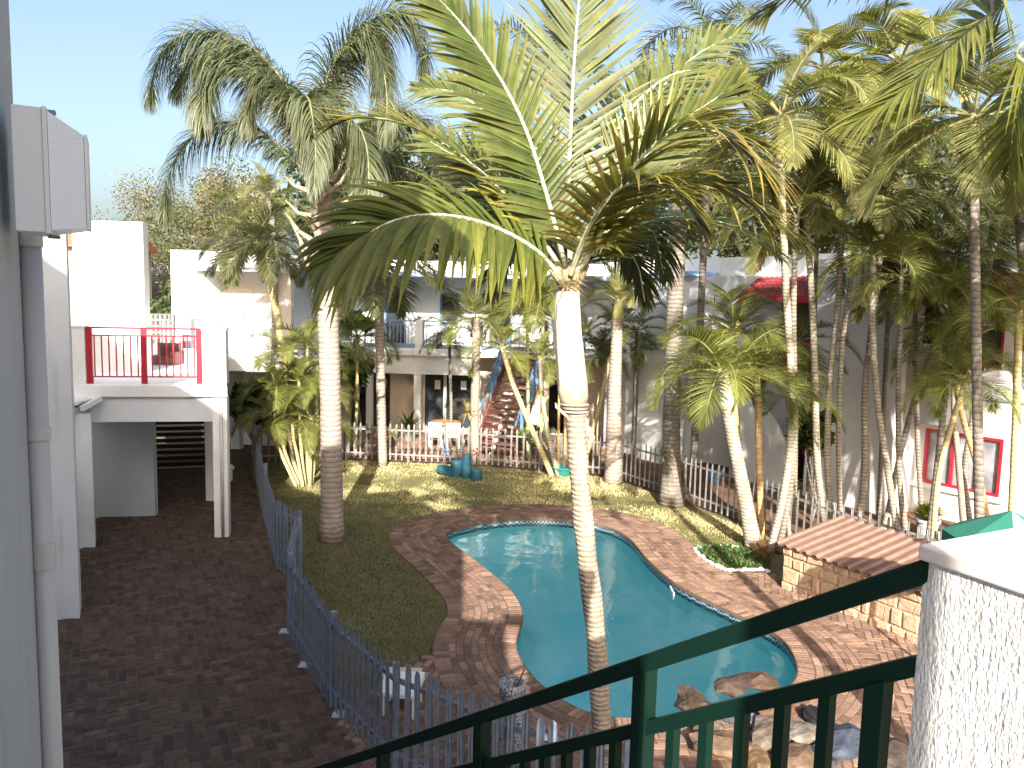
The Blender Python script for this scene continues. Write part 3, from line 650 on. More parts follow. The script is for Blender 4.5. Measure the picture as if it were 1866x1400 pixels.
def potplant(px, py, h, r, n, label, pot, leafc, Y=None, plen=.5):
    p = G(px, py) if Y is None else flat(P(px, py, Y)); p.z = 0
    t = thing('potted_plant', label, 'potted plant', p); w = MB(); w.lathe(p, [(r*.7, 0), (r, h*.85), (r*1.12, h*.87), (r*1.12, h), (r*.95, h), (r*.9, h*.9)], 18); w.build('pot', pot, t)
    w = MB(); rr = random.Random(px)
    for i in range(n):
        a = rr.uniform(0, 6.28); e_ = rr.uniform(.5, 1.4); l = plen*rr.uniform(.6, 1.1); d = V((math.cos(a)*math.cos(e_), math.sin(a)*math.cos(e_), math.sin(e_))); s_ = V((-math.sin(a), math.cos(a), 0))*.025*plen/.5; b = V((p.x, p.y, h*.9))
        m1 = b+d*l*.5; m2 = b+d*l+V((0, 0, -.25*l)); k = rr.uniform(.7, 1.3); c = tuple(x*k for x in leafc)
        w.add([b-s_*.3, b+s_*.3, m1+s_, m1-s_, m2], [(0, 1, 2, 3), (3, 2, 4)], c)
    w.build('leaves', M['leaf'], t); return t
potplant(745, 812, .35, .16, 40, 'arching potted plant beside the white patio column', M['galvwarm'], (.07, .12, .03), 24.9, 1.0)
# wooden stair with faded blue side panels
sb_, stp = P(901, 800, 22.9), P(962, 645, 26.0)
sb_.z = 0; sx = thing('outdoor_staircase', 'steep maroon wooden stair with faded blue side panels', 'staircase', (sb_.x, sb_.y, 0))
n_ = 16; e1 = V((stp.x, 25.9, 0)); dS = (e1-flat(sb_)); run = dS.length; dS.normalize(); nS = V((-dS.y, dS.x, 0)); W_ = .62
for i in range(n_):
    z = 2.95*(i+1)/(n_+0); c = flat(sb_)+dS*run*i/n_; w = MB(); q = [c-nS*W_, c+nS*W_, c+nS*W_+dS*.27, c-nS*W_+dS*.27]
    w.hexa([V((p.x, p.y, z-.045)) for p in q[::-1]]+[V((p.x, p.y, z)) for p in q[::-1]]); w.build('tread', M['wood'], sx)
for sgn_ in (-1, 1):
    w = MB(); a = flat(sb_)+nS*sgn_*(W_+.03); b = a+dS*run; w.bar((a.x, a.y, .08), (b.x, b.y, 2.98), .05, .24); w.build('stringer', M['wood'], sx)
w = MB(); c = flat(sb_)+nS*.0; w.bar((c.x-.1, c.y+.1, .02), (e1.x-.1, e1.y+.1, 2.8), .09, .12); w.build('centre_beam', M['white'], sx)
for sgn_, t0, t1 in ((-1, .12, .95), (1, .42, .98)):
    w = MB(); N_ = 14
    for i in range(N_):
        for k, h in ((0, .12), (1, .95)): pass
    vs = []; fs = []
    for i in range(N_+1):
        t = t0+(t1-t0)*i/N_; c = flat(sb_)+dS*run*t+nS*sgn_*(W_+.07+.03*math.sin(i*2.1)); z = 2.95*t
        vs += [V((c.x, c.y, z+.08+.05*math.sin(i*1.3))), V((c.x, c.y, z+.95))]
        vs += [V((c.x, c.y, z+.08+.05*math.sin(i*1.3)))+nS*.012, V((c.x, c.y, z+.95))+nS*.012]
    for i in range(N_):
        o = i*4; fs += [(o, o+1, o+5, o+4), (o+2, o+6, o+7, o+3), (o+1, o+3, o+7, o+5), (o, o+4, o+6, o+2)]
    w.add(vs, fs); w.build('side_panel', M['bluecloth'], sx)
    w = MB(); a = flat(sb_)+nS*sgn_*(W_+.03); b = a+dS*run; w.bar((a.x, a.y, .95), (b.x, b.y, 3.92), .04, .05); w.build('handrail', M['blue'], sx)
# ------------------------------------------------------------------ right building
eb = thing('villa_building', 'white two storey building with red tiled awnings behind the cane palms', 'building', (6.5, 21.5, 0))
A = V((2.5, 27.85, 0)); B = V((13.3, 11.96, 0)); F = Face(A, B); L = (B-A).length
def Rr(x0, y0, x1, y1, off=0): return hit(A, B, x0, (y0+y1)/2, off)[0], hit(A, B, x1, (y0+y1)/2, off)[0], hit(A, B, (x0+x1)/2, y1, off)[1], hit(A, B, (x0+x1)/2, y0, off)[1]
zP = 6.15
ops = []
win = Rr(1683, 790, 1826, 893); ops.append((win[0], win[1], win[2], win[3]))
up1 = Rr(1420, 548, 1488, 700); ops.append((up1[0], up1[1]-.05, 3.05, 4.85))
up2 = Rr(1660, 545, 1725, 625); ops.append((up2[0], up2[1], 3.05, 4.8))
up3 = Rr(1752, 600, 1830, 645); ops.append((up3[0], up3[1], 3.5, 4.4))
dr = Rr(1133, 695, 1166, 800); ops.append((dr[0], dr[1], .05, 2.35))
w2 = Rr(1268, 702, 1304, 738); ops.append((w2[0], w2[1], 1.75, 2.2))
dr2 = Rr(1448, 780, 1480, 900); ops.append((dr2[0], dr2[1], .05, 2.1))
F.wall(MB(), 0, L, 0, 5.55, ops, .25, 0).build('wall', M['villa'], eb)
w = MB(); F.blk(w, 0, L, 5.55, zP, -1.6, -.9); w.build('parapet', M['white'], eb)
w = MB(); F.blk(w, 0, L, 5.4, 5.549, -6, -.251); w.build('roof', M['shadewhite'], eb)
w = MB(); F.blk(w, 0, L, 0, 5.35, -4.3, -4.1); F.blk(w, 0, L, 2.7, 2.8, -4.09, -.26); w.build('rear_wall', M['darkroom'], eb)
sl = Rr(1655, 715, 1866, 745); w = MB(); F.blk(w, sl[0], L, 2.82, 2.87, .001, .035); w.build('string_course', M['grey'], eb)
# red framed window with curtains
w = MB(); a, b, c, d = win; F.frame(w, a, b, c, d, .06, -.1, .02)
wf = w.build('window', M['red'], eb)
for k, (m0, m1) in enumerate(((a+.06, a+(b-a)*.36), (a+(b-a)*.36+.06, a+(b-a)*.7), (a+(b-a)*.7+.06, b-.06))):
    w = MB(); F.blk(w, m0, m1, c+.06, d-.06, -.06, -.045); w.build('pane', M['curtain'], wf)
    if k: w = MB(); F.blk(w, m0-.06, m0, c+.06, d-.06, -.1, .015); w.build('mullion', M['red'], wf)
w = MB(); F.blk(w, a-.25, b+.1, c-.12, c-.03, .001, .07); w.build('sill', M['white'], wf)
for nm, (a, b, c, d), mt in (('window', (w2[0], w2[1], 1.75, 2.2), 'grey'), ('window', (up3[0], up3[1], 3.5, 4.4), 'redtrim')):
    w = MB(); F.frame(w, a, b, c, d, .05, -.1, .01); q = w.build(nm, M[mt], eb); w = MB(); F.blk(w, a+.05, b-.05, c+.05, d-.05, -.07, -.05); w.build('pane', M['glass'], q)
for (a, b, c, d), mt in (((dr[0], dr[1], .05, 2.35), 'darksteel'), ((dr2[0], dr2[1], .05, 2.1), 'redtrim'), ((up1[0], up1[1]-.05, 3.05, 4.85), 'redtrim'), ((up2[0], up2[1], 3.05, 4.8), 'redtrim')):
    w = MB(); F.frame(w, a, b, c, d, .07, -.22, -.12); q = w.build('door', M[mt], eb); w = MB(); F.blk(w, a+.07, b-.07, c+.07, d-.07, -.19, -.17); w.build('pane', M['glass'], q)
# balconies with red fronts
for a0, a1, z0, z1, lbm in ((Rr(1415, 640, 1492, 700, .7)[0], Rr(1415, 640, 1492, 700, .7)[1], 2.95, 3.85, 'redtrim'),):
    w = MB(); F.blk(w, a0, a1, 2.75, 2.95, 0, .7); bal = w.build('balcony', M['white'], eb)
    w = MB(); F.blk(w, a0, a1, 3.02, 3.85, .64, .68); w.build('balcony_front', M['redtrim'], bal)
a0, a1 = Rr(1625, 615, 1722, 760, .6)[:2]; w = MB(); F.blk(w, a0, a1, 2.2, 3.95, .0, .6); w.build('balcony', M['grey'], eb)
# tiled awnings
def awning(s0, s1, zt, zb_, dep):
    w = MB(); n = int((s1-s0)/.16); rows = 6
    for i in range(n):
        for j in range(rows):
            a = s0+(s1-s0)*i/n; b = s0+(s1-s0)*(i+1)/n; m_ = (a+b)/2; t0 = j/rows; t1 = (j+1.12)/rows
            z0 = zt+(zb_-zt)*t0; z1 = zt+(zb_-zt)*t1+.0; o0 = dep*t0; o1 = dep*t1; up_ = .03
            w.add([F.pt(a, z0, o0), F.pt(m_, z0+.035, o0), F.pt(b, z0, o0), F.pt(a, z1+up_, o1), F.pt(m_, z1+up_+.04, o1), F.pt(b, z1+up_, o1), F.pt(a, z1, o1), F.pt(m_, z1+.035, o1), F.pt(b, z1, o1)],
                  [(0, 1, 4, 3), (1, 2, 5, 4), (3, 4, 7, 6), (4, 5, 8, 7)])
    t = w.build('awning', M['rtile'], eb)
    w = MB(); F.blk(w, s0, s1, zb_-.18, zb_+.0, dep-.03, dep+.02); w.build('fascia', M['red'], t)
a = Rr(1352, 515, 1495, 550, .7); awning(a[0], a[1], 5.5, 5.0, .8)
a = Rr(1650, 505, 1866, 545, .7); awning(a[0], L-.3, 5.5, 5.0, .8)
# fin walls with curved tops
def fin(px0, px1, ytop, off, dep, curved=True, zb_=0, mat='villa'):
    s0, s1, _, zt = Rr(px0, ytop, px1, ytop+20, off+dep); w = MB(); n = 12 if curved else 1
    prof = []
    for i in range(n+1):
        t = i/n; prof.append((s0+(s1-s0)*t, zt-(.28*(1-math.sin(min(1, t*1.1)*math.pi/2)) if curved else 0)))
    fr_ = [F.pt(a, z, off+dep) for a, z in prof]; bk = [F.pt(a, z, off) for a, z in prof]; k = n+1
    vs = fr_+bk+[F.pt(s0, zb_, off+dep), F.pt(s1, zb_, off+dep), F.pt(s0, zb_, off), F.pt(s1, zb_, off)]; o = 2*k
    fs = [tuple([o]+[o+1]+list(reversed(range(k)))), tuple([o+3, o+2]+list(range(k, 2*k))), (o, o+2, k, 0)[::-1], (o+1, k-1, 2*k-1, o+3)[::-1]]
    fs += [(i, i+1, i+1+k, i+k) for i in range(n)]
    w.add(vs, fs); return w.build('fin_wall', M[mat], eb)
fin(1172, 1216, 512, .0, 1.0); fin(1243, 1284, 543, 0, .5); fin(1104, 1160, 668, .3, 1.0, True); fin(1490, 1652, 470, .002, .95, False, 0, 'villa')
fin(1166, 1212, 640, .0, 1.5, False, 0)
w = MB(); a = Rr(1336, 735, 1430, 900, .9); n = 14
pts = []
for i in range(n+1):
    t = i/n; s_ = a[0]+(a[1]-a[0])*t; pts.append((s_, 2.35-1.2*t**2.2))
vs = [F.pt(s_, z, .9) for s_, z in pts]+[F.pt(s_, z, .75) for s_, z in pts]+[F.pt(s_, 0, .9) for s_, z in pts]+[F.pt(s_, 0, .75) for s_, z in pts]; k = n+1; fs = []
for i in range(n): fs += [(i, i+1, i+1+k, i+k), (i+2*k, i+1+2*k, i+1, i), (i+k, i+1+k, i+1+3*k, i+3*k)]
fs += [(0, k, 3*k, 2*k), (n, 2*k+n, 3*k+n, k+n)]
w.add(vs, fs); w.build('curved_garden_wall', M['white'], eb)
w = MB(); a = Rr(1236, 505, 1300, 520, -1.0); F.blk(w, a[0], a[1]+.3, 5.56, 5.7, -.9, .3); w.build('blue_coping', M['bluecloth'], eb)
# ------------------------------------------------------------------ palisade fences
def palisade(name, label, pts, h, mat, sp=.175, rail=True, flip=1, pw=.038, cat='fence'):
    pts = [flat(p) for p in pts]; root = thing(name, label, cat, pts[0], 'palisade fences around the pool garden'); me = None
    tot = sum((b-a).length for a, b in zip(pts, pts[1:]))
    rr = random.Random(int(pts[0].x*100))
    for a, b in zip(pts, pts[1:]):
        d = (b-a); l = d.length; d.normalize(); nrm = V((d.y, -d.x, 0))*flip
        for z in (.22, h-.2):
            w = MB(); w.bar(V((a.x, a.y, z))-nrm*.02, V((b.x, b.y, z))-nrm*.02, .03, .045); w.build('rail', mat, root)
        np_ = max(1, round(l/2.4))
        for i in range(np_+1):
            if i == np_ and b is not pts[-1]: continue
            p = a+d*l*i/np_-nrm*.055; w = MB(); w.box(p.x-.03, p.y-.03, 0, p.x+.03, p.y+.03, h-.05); w.build('post', mat, root)
        n = int(l/sp)
        if me is None:
            w = MB(); q = pw; t = .003
            prof = [(-q, .012), (-q*.45, 0), (0, .012), (q*.45, 0), (q, .012)]
            vs = []; fs = []
            for z in (.05, h-.07):
                vs += [V((x, -y, z)) for x, y in prof]+[V((x, -y+t, z)) for x, y in prof]
            vs += [V((-q*.7, -.006, h-.02)), V((0, -.012, h+.008)), V((q*.7, -.006, h-.02))]
            for i in range(4): fs += [(i, i+1, i+11, i+10), (i+5, i+15, i+16, i+6)]
            fs += [(0, 10, 15, 5), (4, 9, 19, 14), (10, 11, 20), (11, 12, 21, 20), (12, 13, 22, 21), (13, 14, 22), (0, 5, 6, 1), (1, 6, 7, 2), (2, 7, 8, 3), (3, 8, 9, 4)]
            w.add(vs, fs); first = w.build('picket', mat, root); first.location = (0, 0, 0)
            # mesh built round its own foot
            me = bpy.data.meshes.new('picket'); me.from_pydata([tuple(p) for p in vs], [], fs); me.materials.append(mat)
            bpy.data.objects.remove(first)
        for i in range(n):
            p = a+d*(l*(i+.5)/n)+nrm*.002; o = bpy.data.objects.new('picket', me); COL.objects.link(o); o.parent = root
            o.location = p-V(root.location); o.rotation_euler = (rr.uniform(-.012, .012), rr.uniform(-.015, .015), math.atan2(d.y, d.x)+(0 if flip > 0 else math.pi))
            o.scale = (1, 1, 1+rr.uniform(-.012, .012))
    return root
palisade('palisade_fence', 'long grey palisade in shade along the brick path, beyond the gate', [(-7.05, 20.7, 0), (-5.2, 15.9, 0), (-3.95, 12.75, 0)], 1.22, M['galv'], .135)
palisade('palisade_gate', 'short grey palisade gate leaf set back in the shaded fence', [(-3.95, 12.75, 0), (-3.45, 12.2, 0)], 1.25, M['galv'], .12, cat='gate')
palisade('palisade_fence', 'nearest grey palisade, in shade between the brick path and the lawn', [(-3.4, 12.0, 0), (-3.05, 10.3, 0), (-2.0, 8.35, 0), (-1.1, 7.15, 0), (.0, 6.35, 0), (1.0, 5.9, 0)], 1.2, M['galv'], .135)
palisade('palisade_fence', 'sunlit pale palisade across the far end of the lawn', [(-7.0, 21.0, 0), (-4.76, 21.9, 0), (-1.1, 21.55, 0), (2.7, 20.55, 0)], 1.12, M['galvwarm'], .175, pw=.027)
palisade('palisade_fence', 'rusty brown palisade running along the right edge of the lawn', [(2.75, 20.45, 0), (4.15, 18.1, 0), (5.25, 15.95, 0), (6.0, 14.0, 0), (7.0, 12.3, 0), (7.9, 10.8, 0)], 1.15, M['galvwarm'], .175, pw=.027)
for px, py in ((556, 1216), (618, 1306), (520, 1154)):
    p = G(px, py); w = MB(); w.box(p.x-.07, p.y-.07, 0, p.x+.07, p.y+.07, .04); tag(w.build('footing', M['grey'], None, loc=(p.x, p.y, 0)), {556: 'middle of three pale concrete footings beside the path under the nearest palisade', 618: 'nearest of three pale concrete footings beside the path under the palisade', 520: 'farthest of three pale concrete footings beside the path under the palisade'}[px], 'footing', 'concrete footings of the palisade')
# ------------------------------------------------------------------ pump house
ph = thing('pump_house', 'low sandstone pump house with brown corrugated roof beside the pool', 'shed', G(1424, 1073))
a = flat(G(1424, 1073)); b = flat(G(1700, 1186)); dpp = (b-a).normalized(); b = a+dpp*4.4; npp = V((-dpp.y, dpp.x, 0)); hF = .74
c = b+npp*1.5; d = a+npp*1.5
w = MB()
for p, q in ((a, b), (b, c), (c, d), (d, a)):
    pass
w.slab(a, b, 0, hF, -.22, 0); w.slab(d-dpp*0, a, 0, hF, -.0, .0)
w = MB(); w.slab(a, b, 0, hF, -.22, 0); w.build('front_wall', M['stone'], ph)
w = MB(); q = [a+npp*.221, a+npp*1.5, a+npp*1.5+dpp*.2, a+npp*.221+dpp*.2]; w.hexa([V((p.x, p.y, 0)) for p in q[::-1]]+[V((p.x, p.y, hF)) for p in q[::-1]]); w.build('side_wall', M['stone'], ph)
w = MB(); nst = 20   # stones of the face, proud of the wall
rs = random.Random(4)
z = .0
while z < hF-.05:
    hh = rs.choice((.14, .2, .26)); hh = min(hh, hF-z); s = 0
    while s < 4.35:
        ll = min(rs.uniform(.12, .38), 4.38-s); o = rs.uniform(.012, .05); i_ = .008
        n0 = -npp; p = lambda s_, z_, o_: V(((a+dpp*s_+n0*o_).x, (a+dpp*s_+n0*o_).y, z_))
        j = lambda: rs.uniform(-.014, .014)
        w.add([p(s+i_, z+i_, 0), p(s+ll-i_, z+i_, 0), p(s+ll-i_, z+hh-i_, 0), p(s+i_, z+hh-i_, 0), p(s+.035+j(), z+.03+j(), o), p(s+ll-.035+j(), z+.03+j(), o*rs.uniform(.6, 1.2)), p(s+ll-.035+j(), z+hh-.03+j(), o*rs.uniform(.6, 1.2)), p(s+.035+j(), z+hh-.03+j(), o)],
              [(4, 5, 6, 7), (0, 1, 5, 4), (1, 2, 6, 5), (2, 3, 7, 6), (3, 0, 4, 7)]); s += ll
    z += hh
w.build('stone_facing', M['stone'], ph)
w = MB(); n = int(4.6/.02); vs = []; fs = []
for i in range(n+1):
    s = -.1+4.6*i/n; ph_ = (s/.19) % 1; hz = .035*(1-abs(ph_-.5)*2 > .45)*min(1, (1-abs(ph_-.5)*2-.45)*5) if (1-abs(ph_-.5)*2) > .45 else 0
    for o, z in ((-.1, hF+.03), (1.62, hF+.27)):
        q = a+dpp*s+npp*o; vs += [V((q.x, q.y, z+hz)), V((q.x, q.y, z+hz-.008))]
for i in range(n):
    o = i*4; fs += [(o, o+4, o+6, o+2), (o+1, o+3, o+7, o+5), (o, o+1, o+5, o+4), (o+2, o+6, o+7, o+3)]
w.add(vs, fs); w.build('corrugated_roof', M['corr'], ph)
# pebble edged bed
bp = [(1266, 1004), (1275, 1016), (1290, 1027), (1306, 1036), (1322, 1043), (1340, 1044), (1358, 1043), (1375, 1043), (1392, 1043), (1400, 1046)]
bc = catmull([G(x, y) for x, y in bp], 34); rp = random.Random(2)
gtop = catmull([G(1266, 1004), G(1285, 1000), G(1310, 999), G(1345, 1001)], 12)
for i, p in enumerate(bc+gtop[1:]):
    w = MB(); s = rp.uniform(.028, .05); p = V((p.x+rp.uniform(-.01, .01), p.y+rp.uniform(-.01, .01), .02)); w.rock((p.x, p.y, .035+s*.4), (s*1.2, s, s*.75), i, (.72, .7, .68), 1, .3)
    o = w.build('pebble', M['pebble'], None, loc=(p.x, p.y, .03)); tag(o, 'white pebble edging the small palm bed beside the pool deck', 'pebble', 'white pebbles edging the palm bed')
cov = MB(); rc = random.Random(8); bedp = [G(x, y) for x, y in bp]+[G(1405, 1000), G(1380, 985), G(1345, 999), G(1285, 998)]
xs = [p.x for p in bedp]; ys = [p.y for p in bedp]; n = 0
while n < 2600:
    x, y = rc.uniform(min(xs), max(xs)), rc.uniform(min(ys), max(ys))
    if not inpoly((x, y), bedp): continue
    h = rc.uniform(.03, .13); a_ = rc.uniform(0, 6.28); l = rc.uniform(.02, .05); k = rc.uniform(.6, 1.4)
    cov.add([(x, y, h*.4), (x+l*math.cos(a_), y+l*math.sin(a_), h), (x+l*math.cos(a_+.9), y+l*math.sin(a_+.9), h*.9)], [(0, 1, 2)], (.06*k, .11*k, .03*k)); n += 1
tag(cov.build('ground_cover', M['tree']), 'dark green ground cover in the pebble edged palm bed', 'ground cover', kind='stuff')
# shrub skirt of the bed: soil
s_ = MB(); s_.poly(bedp, .033); struct(s_.build('palm_bed', M['soil']))
# rock heap in front
rr = random.Random(21)
rk = [(1265, 1290, .24, 'large brown boulder at the left end of the rock heap by the pool'), (1330, 1265, .22, 'flat topped brown boulder at the back of the rock heap, touching the pool edge'), (1385, 1262, .2, 'warm brown boulder at the back right of the rock heap by the water'),
      (1290, 1335, .2, 'tan boulder below the large one at the left of the rock heap'), (1345, 1310, .18, 'grey blue boulder in the middle of the rock heap'), (1410, 1300, .22, 'orange brown boulder right of the middle of the rock heap'),
      (1310, 1375, .24, 'ochre boulder low on the left of the rock heap'), (1400, 1350, .24, 'striped brown and white boulder in the centre of the rock heap'), (1465, 1345, .2, 'pale pointed boulder right of the striped one'),
      (1385, 1400, .26, 'golden brown boulder at the lower edge of the picture'), (1475, 1385, .2, 'dark slate boulder low in the middle of the rock heap'), (1480, 1310, .13, 'small black stone at the right of the rock heap'),
      (1550, 1365, .3, 'long blue grey slab at the right of the rock heap'), (1625, 1375, .28, 'dark brown slab beside the white pillar at the far right of the rocks'), (1440, 1400, .2, 'rusty boulder beside the golden one at the bottom')]
cols_ = [(.3, .17, .1), (.24, .13, .1), (.34, .18, .09), (.38, .25, .15), (.22, .23, .27), (.38, .17, .07), (.4, .22, .1), (.42, .3, .22), (.42, .34, .28), (.45, .25, .09), (.07, .075, .1), (.03, .03, .04), (.1, .13, .22), (.16, .11, .09), (.36, .2, .1)]
for i, (px, py, s, lb_) in enumerate(rk):
    p = G(px, py+8); w = MB(); zz = .12*rr.random()+(0.1 if py < 1300 else .05)
    w.rock((p.x, p.y, zz), (s*1.3, s*.85, s*.42), i+3, tuple((x*.3+sum(cols_[i])/3*.12)*(.7 if i < 3 else 1) for x in cols_[i]), 2, .6); o = w.build('boulder', M['rock'], None, loc=(p.x, p.y, 0)); tag(o, lb_, 'boulder', 'boulders heaped beside the pool')
# teal stumps and ornaments on the far lawn
def cyl(name, px, py, r, h, label, lying=None):
    p = G(px, py); w = MB()
    if lying is None: w.lathe((p.x, p.y, 0), [(r, 0), (r*1.03, h*.3), (r*.97, h*.93), (r*.85, h), (r*.5, h+.01)], 18)
    else: w.tube([(p.x-lying*.5, p.y+.1, r), (p.x-lying*.2, p.y, r*1.05), (p.x+lying*.2, p.y-.1, r*1.0), (p.x+lying*.5, p.y-.22, r)], [r*.9, r, r*1.02, r*.92], 16)
    tag(w.build(name, M['teal'], None, smooth=False, loc=(p.x, p.y, 0)), label, 'log', 'teal painted logs on the lawn')
cyl('painted_log', 850, 873, .13, .66, 'tallest teal painted log standing upright on the lawn')
cyl('painted_log', 868, 876, .15, .3, 'short teal painted stump at the right end of the group')
cyl('painted_log', 812, 866, .14, 0, 'teal painted log lying at the left end of the group', .34)
cyl('painted_log', 832, 868, .17, .42, 'teal painted stump between the lying log and the tallest log')
def stake(px, py, h, mat, label, kind):
    p = G(px, py); t = thing('garden_ornament', label, 'ornament', p, 'ornaments on stakes behind the teal logs'); w = MB(); w.tube([(p.x, p.y, 0), (p.x, p.y, h)], .012, 6); w.build('stake', M['darksteel'], t)
    w = MB()
    for i in range(kind):
        a_ = i*2*math.pi/kind; c = V((p.x, p.y, h)); e_ = V((math.cos(a_), 0, math.sin(a_))); f_ = V((math.cos(a_+.5), .05, math.sin(a_+.5)))
        w.add([c, c+e_*.14, c+f_*.1, c+V((0, -.02, 0))], [(0, 1, 2), (0, 2, 3), (3, 1, 0)])
    w.build('wheel', mat, t)
stake(812, 862, .6, M['blue'], 'blue pinwheel on a stake behind the teal logs', 6)
stake(836, 862, .66, M['palecanvas'], 'pale green pinwheel on a stake between the teal logs', 7)
stake(868, 864, .6, M['redtrim'], 'dark red pinwheel on a stake at the right of the teal logs', 5)
# mosaic urn, white lounge cushion, box
p = G(930, 1385); ur = thing('mosaic_urn', 'black and white mosaic urn standing beside the nearest palisade', 'urn', p)
w = MB(); w.lathe(p, [(.15, 0), (.18, .05), (.18, .3), (.13, .54), (.09, .64), (.12, .7), (.14, .78), (.135, .84), (.11, .85), (.1, .78), (.08, .7)], 28); w.build('body', M['mosaic'], ur, smooth=True)
w = MB(); w.tube([(p.x+.02, p.y, .7), (p.x+.12, p.y+.02, .98)], .008, 6); w.build('stick', M['darksteel'], ur)
p = G(728, 1302); wb = thing('pool_lounger', 'white plastic lounger end showing behind the nearest palisade pickets', 'lounger', p)
w = MB(); w.hexa([(p.x-.22, p.y-.12, .28), (p.x+.22, p.y-.2, .28), (p.x+.25, p.y+.3, .28), (p.x-.2, p.y+.3, .28), (p.x-.22, p.y-.12, .32), (p.x+.22, p.y-.2, .32), (p.x+.25, p.y+.3, .36), (p.x-.2, p.y+.3, .36)]); w.build('seat', M['plastic'], wb)
for dx, dy in ((-.18, -.08), (.18, -.14), (-.16, .25), (.2, .25)):
    w = MB(); w.box(p.x+dx-.02, p.y+dy-.02, 0.03, p.x+dx+.02, p.y+dy+.02, .279); w.build('leg', M['plastic'], wb)
p = G(735, 1262); bx_ = MB(); bx_.box(p.x-.24, p.y-.12, .03, p.x+.2, p.y+.12, .22); bx_.box(p.x-.25, p.y-.13, .221, p.x+.21, p.y+.13, .25)
tag(bx_.build('storage_box', M['beige'], None, loc=(p.x, p.y, 0)), 'low tan lidded box on the deck behind the palisade', 'box')
p = G(416, 878); w = MB(); w.lathe(p, [(.1, 0), (.11, .3), (.15, .32), (.15, .38), (.08, .44)], 16); tag(w.build('bollard', M['white'], None, smooth=False, loc=p), 'small white capped bollard beside the carport column', 'bollard')
# pots at the far end
potplant(1026, 866, .24, .3, 0, 'round turquoise planter holding orange canes at the lawn edge', M['turq'], (.1, .1, .03))
potplant(1300, 880, .35, .2, 26, 'dark blue pot with plant against the right hand building', M['blue'], (.05, .09, .03), None, .35)
potplant(1690, 955, .4, .22, 260, 'round yellow green shrub in a pot under the red window', M['grey'], (.2, .2, .03), 15.6, .55)
# green patio umbrella beyond the pillar
uc = P(1842, 950, 8.4); um = thing('patio_umbrella', 'green canvas umbrella with pale bird spotted panel behind the white pillar', 'umbrella', (uc.x, uc.y, 0)); zt_ = P(1835, 930, 8.4).z; zr_ = zt_-.32; R_ = .66
w1 = MB(); w2_ = MB(); n = 8
for i in range(n):
    a_ = 2*math.pi*i/n+.3; b_ = 2*math.pi*(i+1)/n+.3; p0 = V((uc.x, uc.y, zt_)); p1 = V((uc.x+R_*math.cos(a_), uc.y+R_*math.sin(a_), zr_)); p2 = V((uc.x+R_*math.cos(b_), uc.y+R_*math.sin(b_), zr_))
    mm = w2_ if i == 5 else w1
    mm.add([p0, p1, p2, p1-V((0, 0, .12)), p2-V((0, 0, .12))], [(0, 1, 2), (1, 3, 4, 2)])
w1.build('canopy', M['canvas'], um); w2_.build('pale_panel', M['palecanvas'], um)
w = MB(); w.tube([(uc.x, uc.y, 0), (uc.x, uc.y, zt_-.02)], .022, 10); w.build('pole', M['plastic'], um)
# ------------------------------------------------------------------ foreground pillar and stair rail
pA = V((.985, 1.765, 0)); zc = 4.152
e1_ = V((.44, -.898, 0)).normalized(); e2_ = V((-e1_.y, e1_.x, 0))
pill = thing('stair_pillar', 'rough white stucco pillar with smooth painted coping in the right foreground', 'pillar', (pA.x+.2, pA.y-.3, 0))
def pl(i0, i1, j0, j1, z0, z1):
    q = [pA+e1_*i0+e2_*j0, pA+e1_*i1+e2_*j0, pA+e1_*i1+e2_*j1, pA+e1_*i0+e2_*j1]
    return MB().hexa([V((p.x, p.y, z0)) for p in q]+[V((p.x, p.y, z1)) for p in q])
pl(0, .85, 0, .38, 0, zc-.04).build('shaft', M['stucco'], pill)
cp_ = pl(-.012, .86, -.012, .4, zc-.039, zc).build('coping', M['pinkwhite'], pill)
bv = cp_.modifiers.new('bevel', 'BEVEL'); bv.width = .008; bv.segments = 3
T0 = P(1703, 1036, 1.76); dirR = V((-1.63, 2.24, -1.86)); T1 = T0+dirR*1.45
rl = thing('stair_balustrade', 'dark green painted steel stair balustrade sloping down in the foreground', 'balustrade', (T0.x, T0.y, 3.1))
rdn = dirR.normalized()
w = MB(); w.bar(T0-rdn*.012, T1, .034, .056); tr_ = w.build('handrail', M['greenpaint'], rl); b_ = tr_.modifiers.new('bevel', 'BEVEL'); b_.width = .006; b_.segments = 2
dz = P(1690, 1208, 1.77).z-P(1690, 1036, 1.77).z
w = MB(); w.bar(T0-rdn*.012+V((0, 0, dz)), T1+V((0, 0, dz)), .03, .045); w.build('mid_rail', M['greenpaint'], rl)
w = MB(); w.bar(T0+V((0, 0, -.86)), T1+V((0, 0, -.86)), .03, .04); w.build('bottom_rail', M['greenpaint'], rl)
yaw = math.atan2(dirR.y, dirR.x)
def upright(s, wd, zt_, zb_, nm):
    c = T0+dirR*s; ax = V((math.cos(yaw), math.sin(yaw), 0))*wd/2; ay = V((-math.sin(yaw), math.cos(yaw), 0))*wd/2
    q = [c-ax-ay, c+ax-ay, c+ax+ay, c-ax+ay]; sl_ = dirR.z/math.hypot(dirR.x, dirR.y)
    MB().hexa([V((p.x, p.y, c.z+zb_)) for p in q]+[V((p.x, p.y, c.z+zt_+(sl_*(1 if k in (1, 2) else -1)*wd/2))) for k, p in enumerate(q)]).build(nm, M['greenpaint'], rl)
for s in (.326, .677, 1.03, 1.38): upright(s, .058, -.03, -1.05, 'post')
upright(.0395, .05, dz-.02, -.84, 'baluster')
s = .088
while s < 1.42:
    if min(abs(s-q) for q in (.326, .677, 1.03, 1.38)) > .02: upright(s, .033, dz-.022, -.84, 'baluster')
    s += .0473
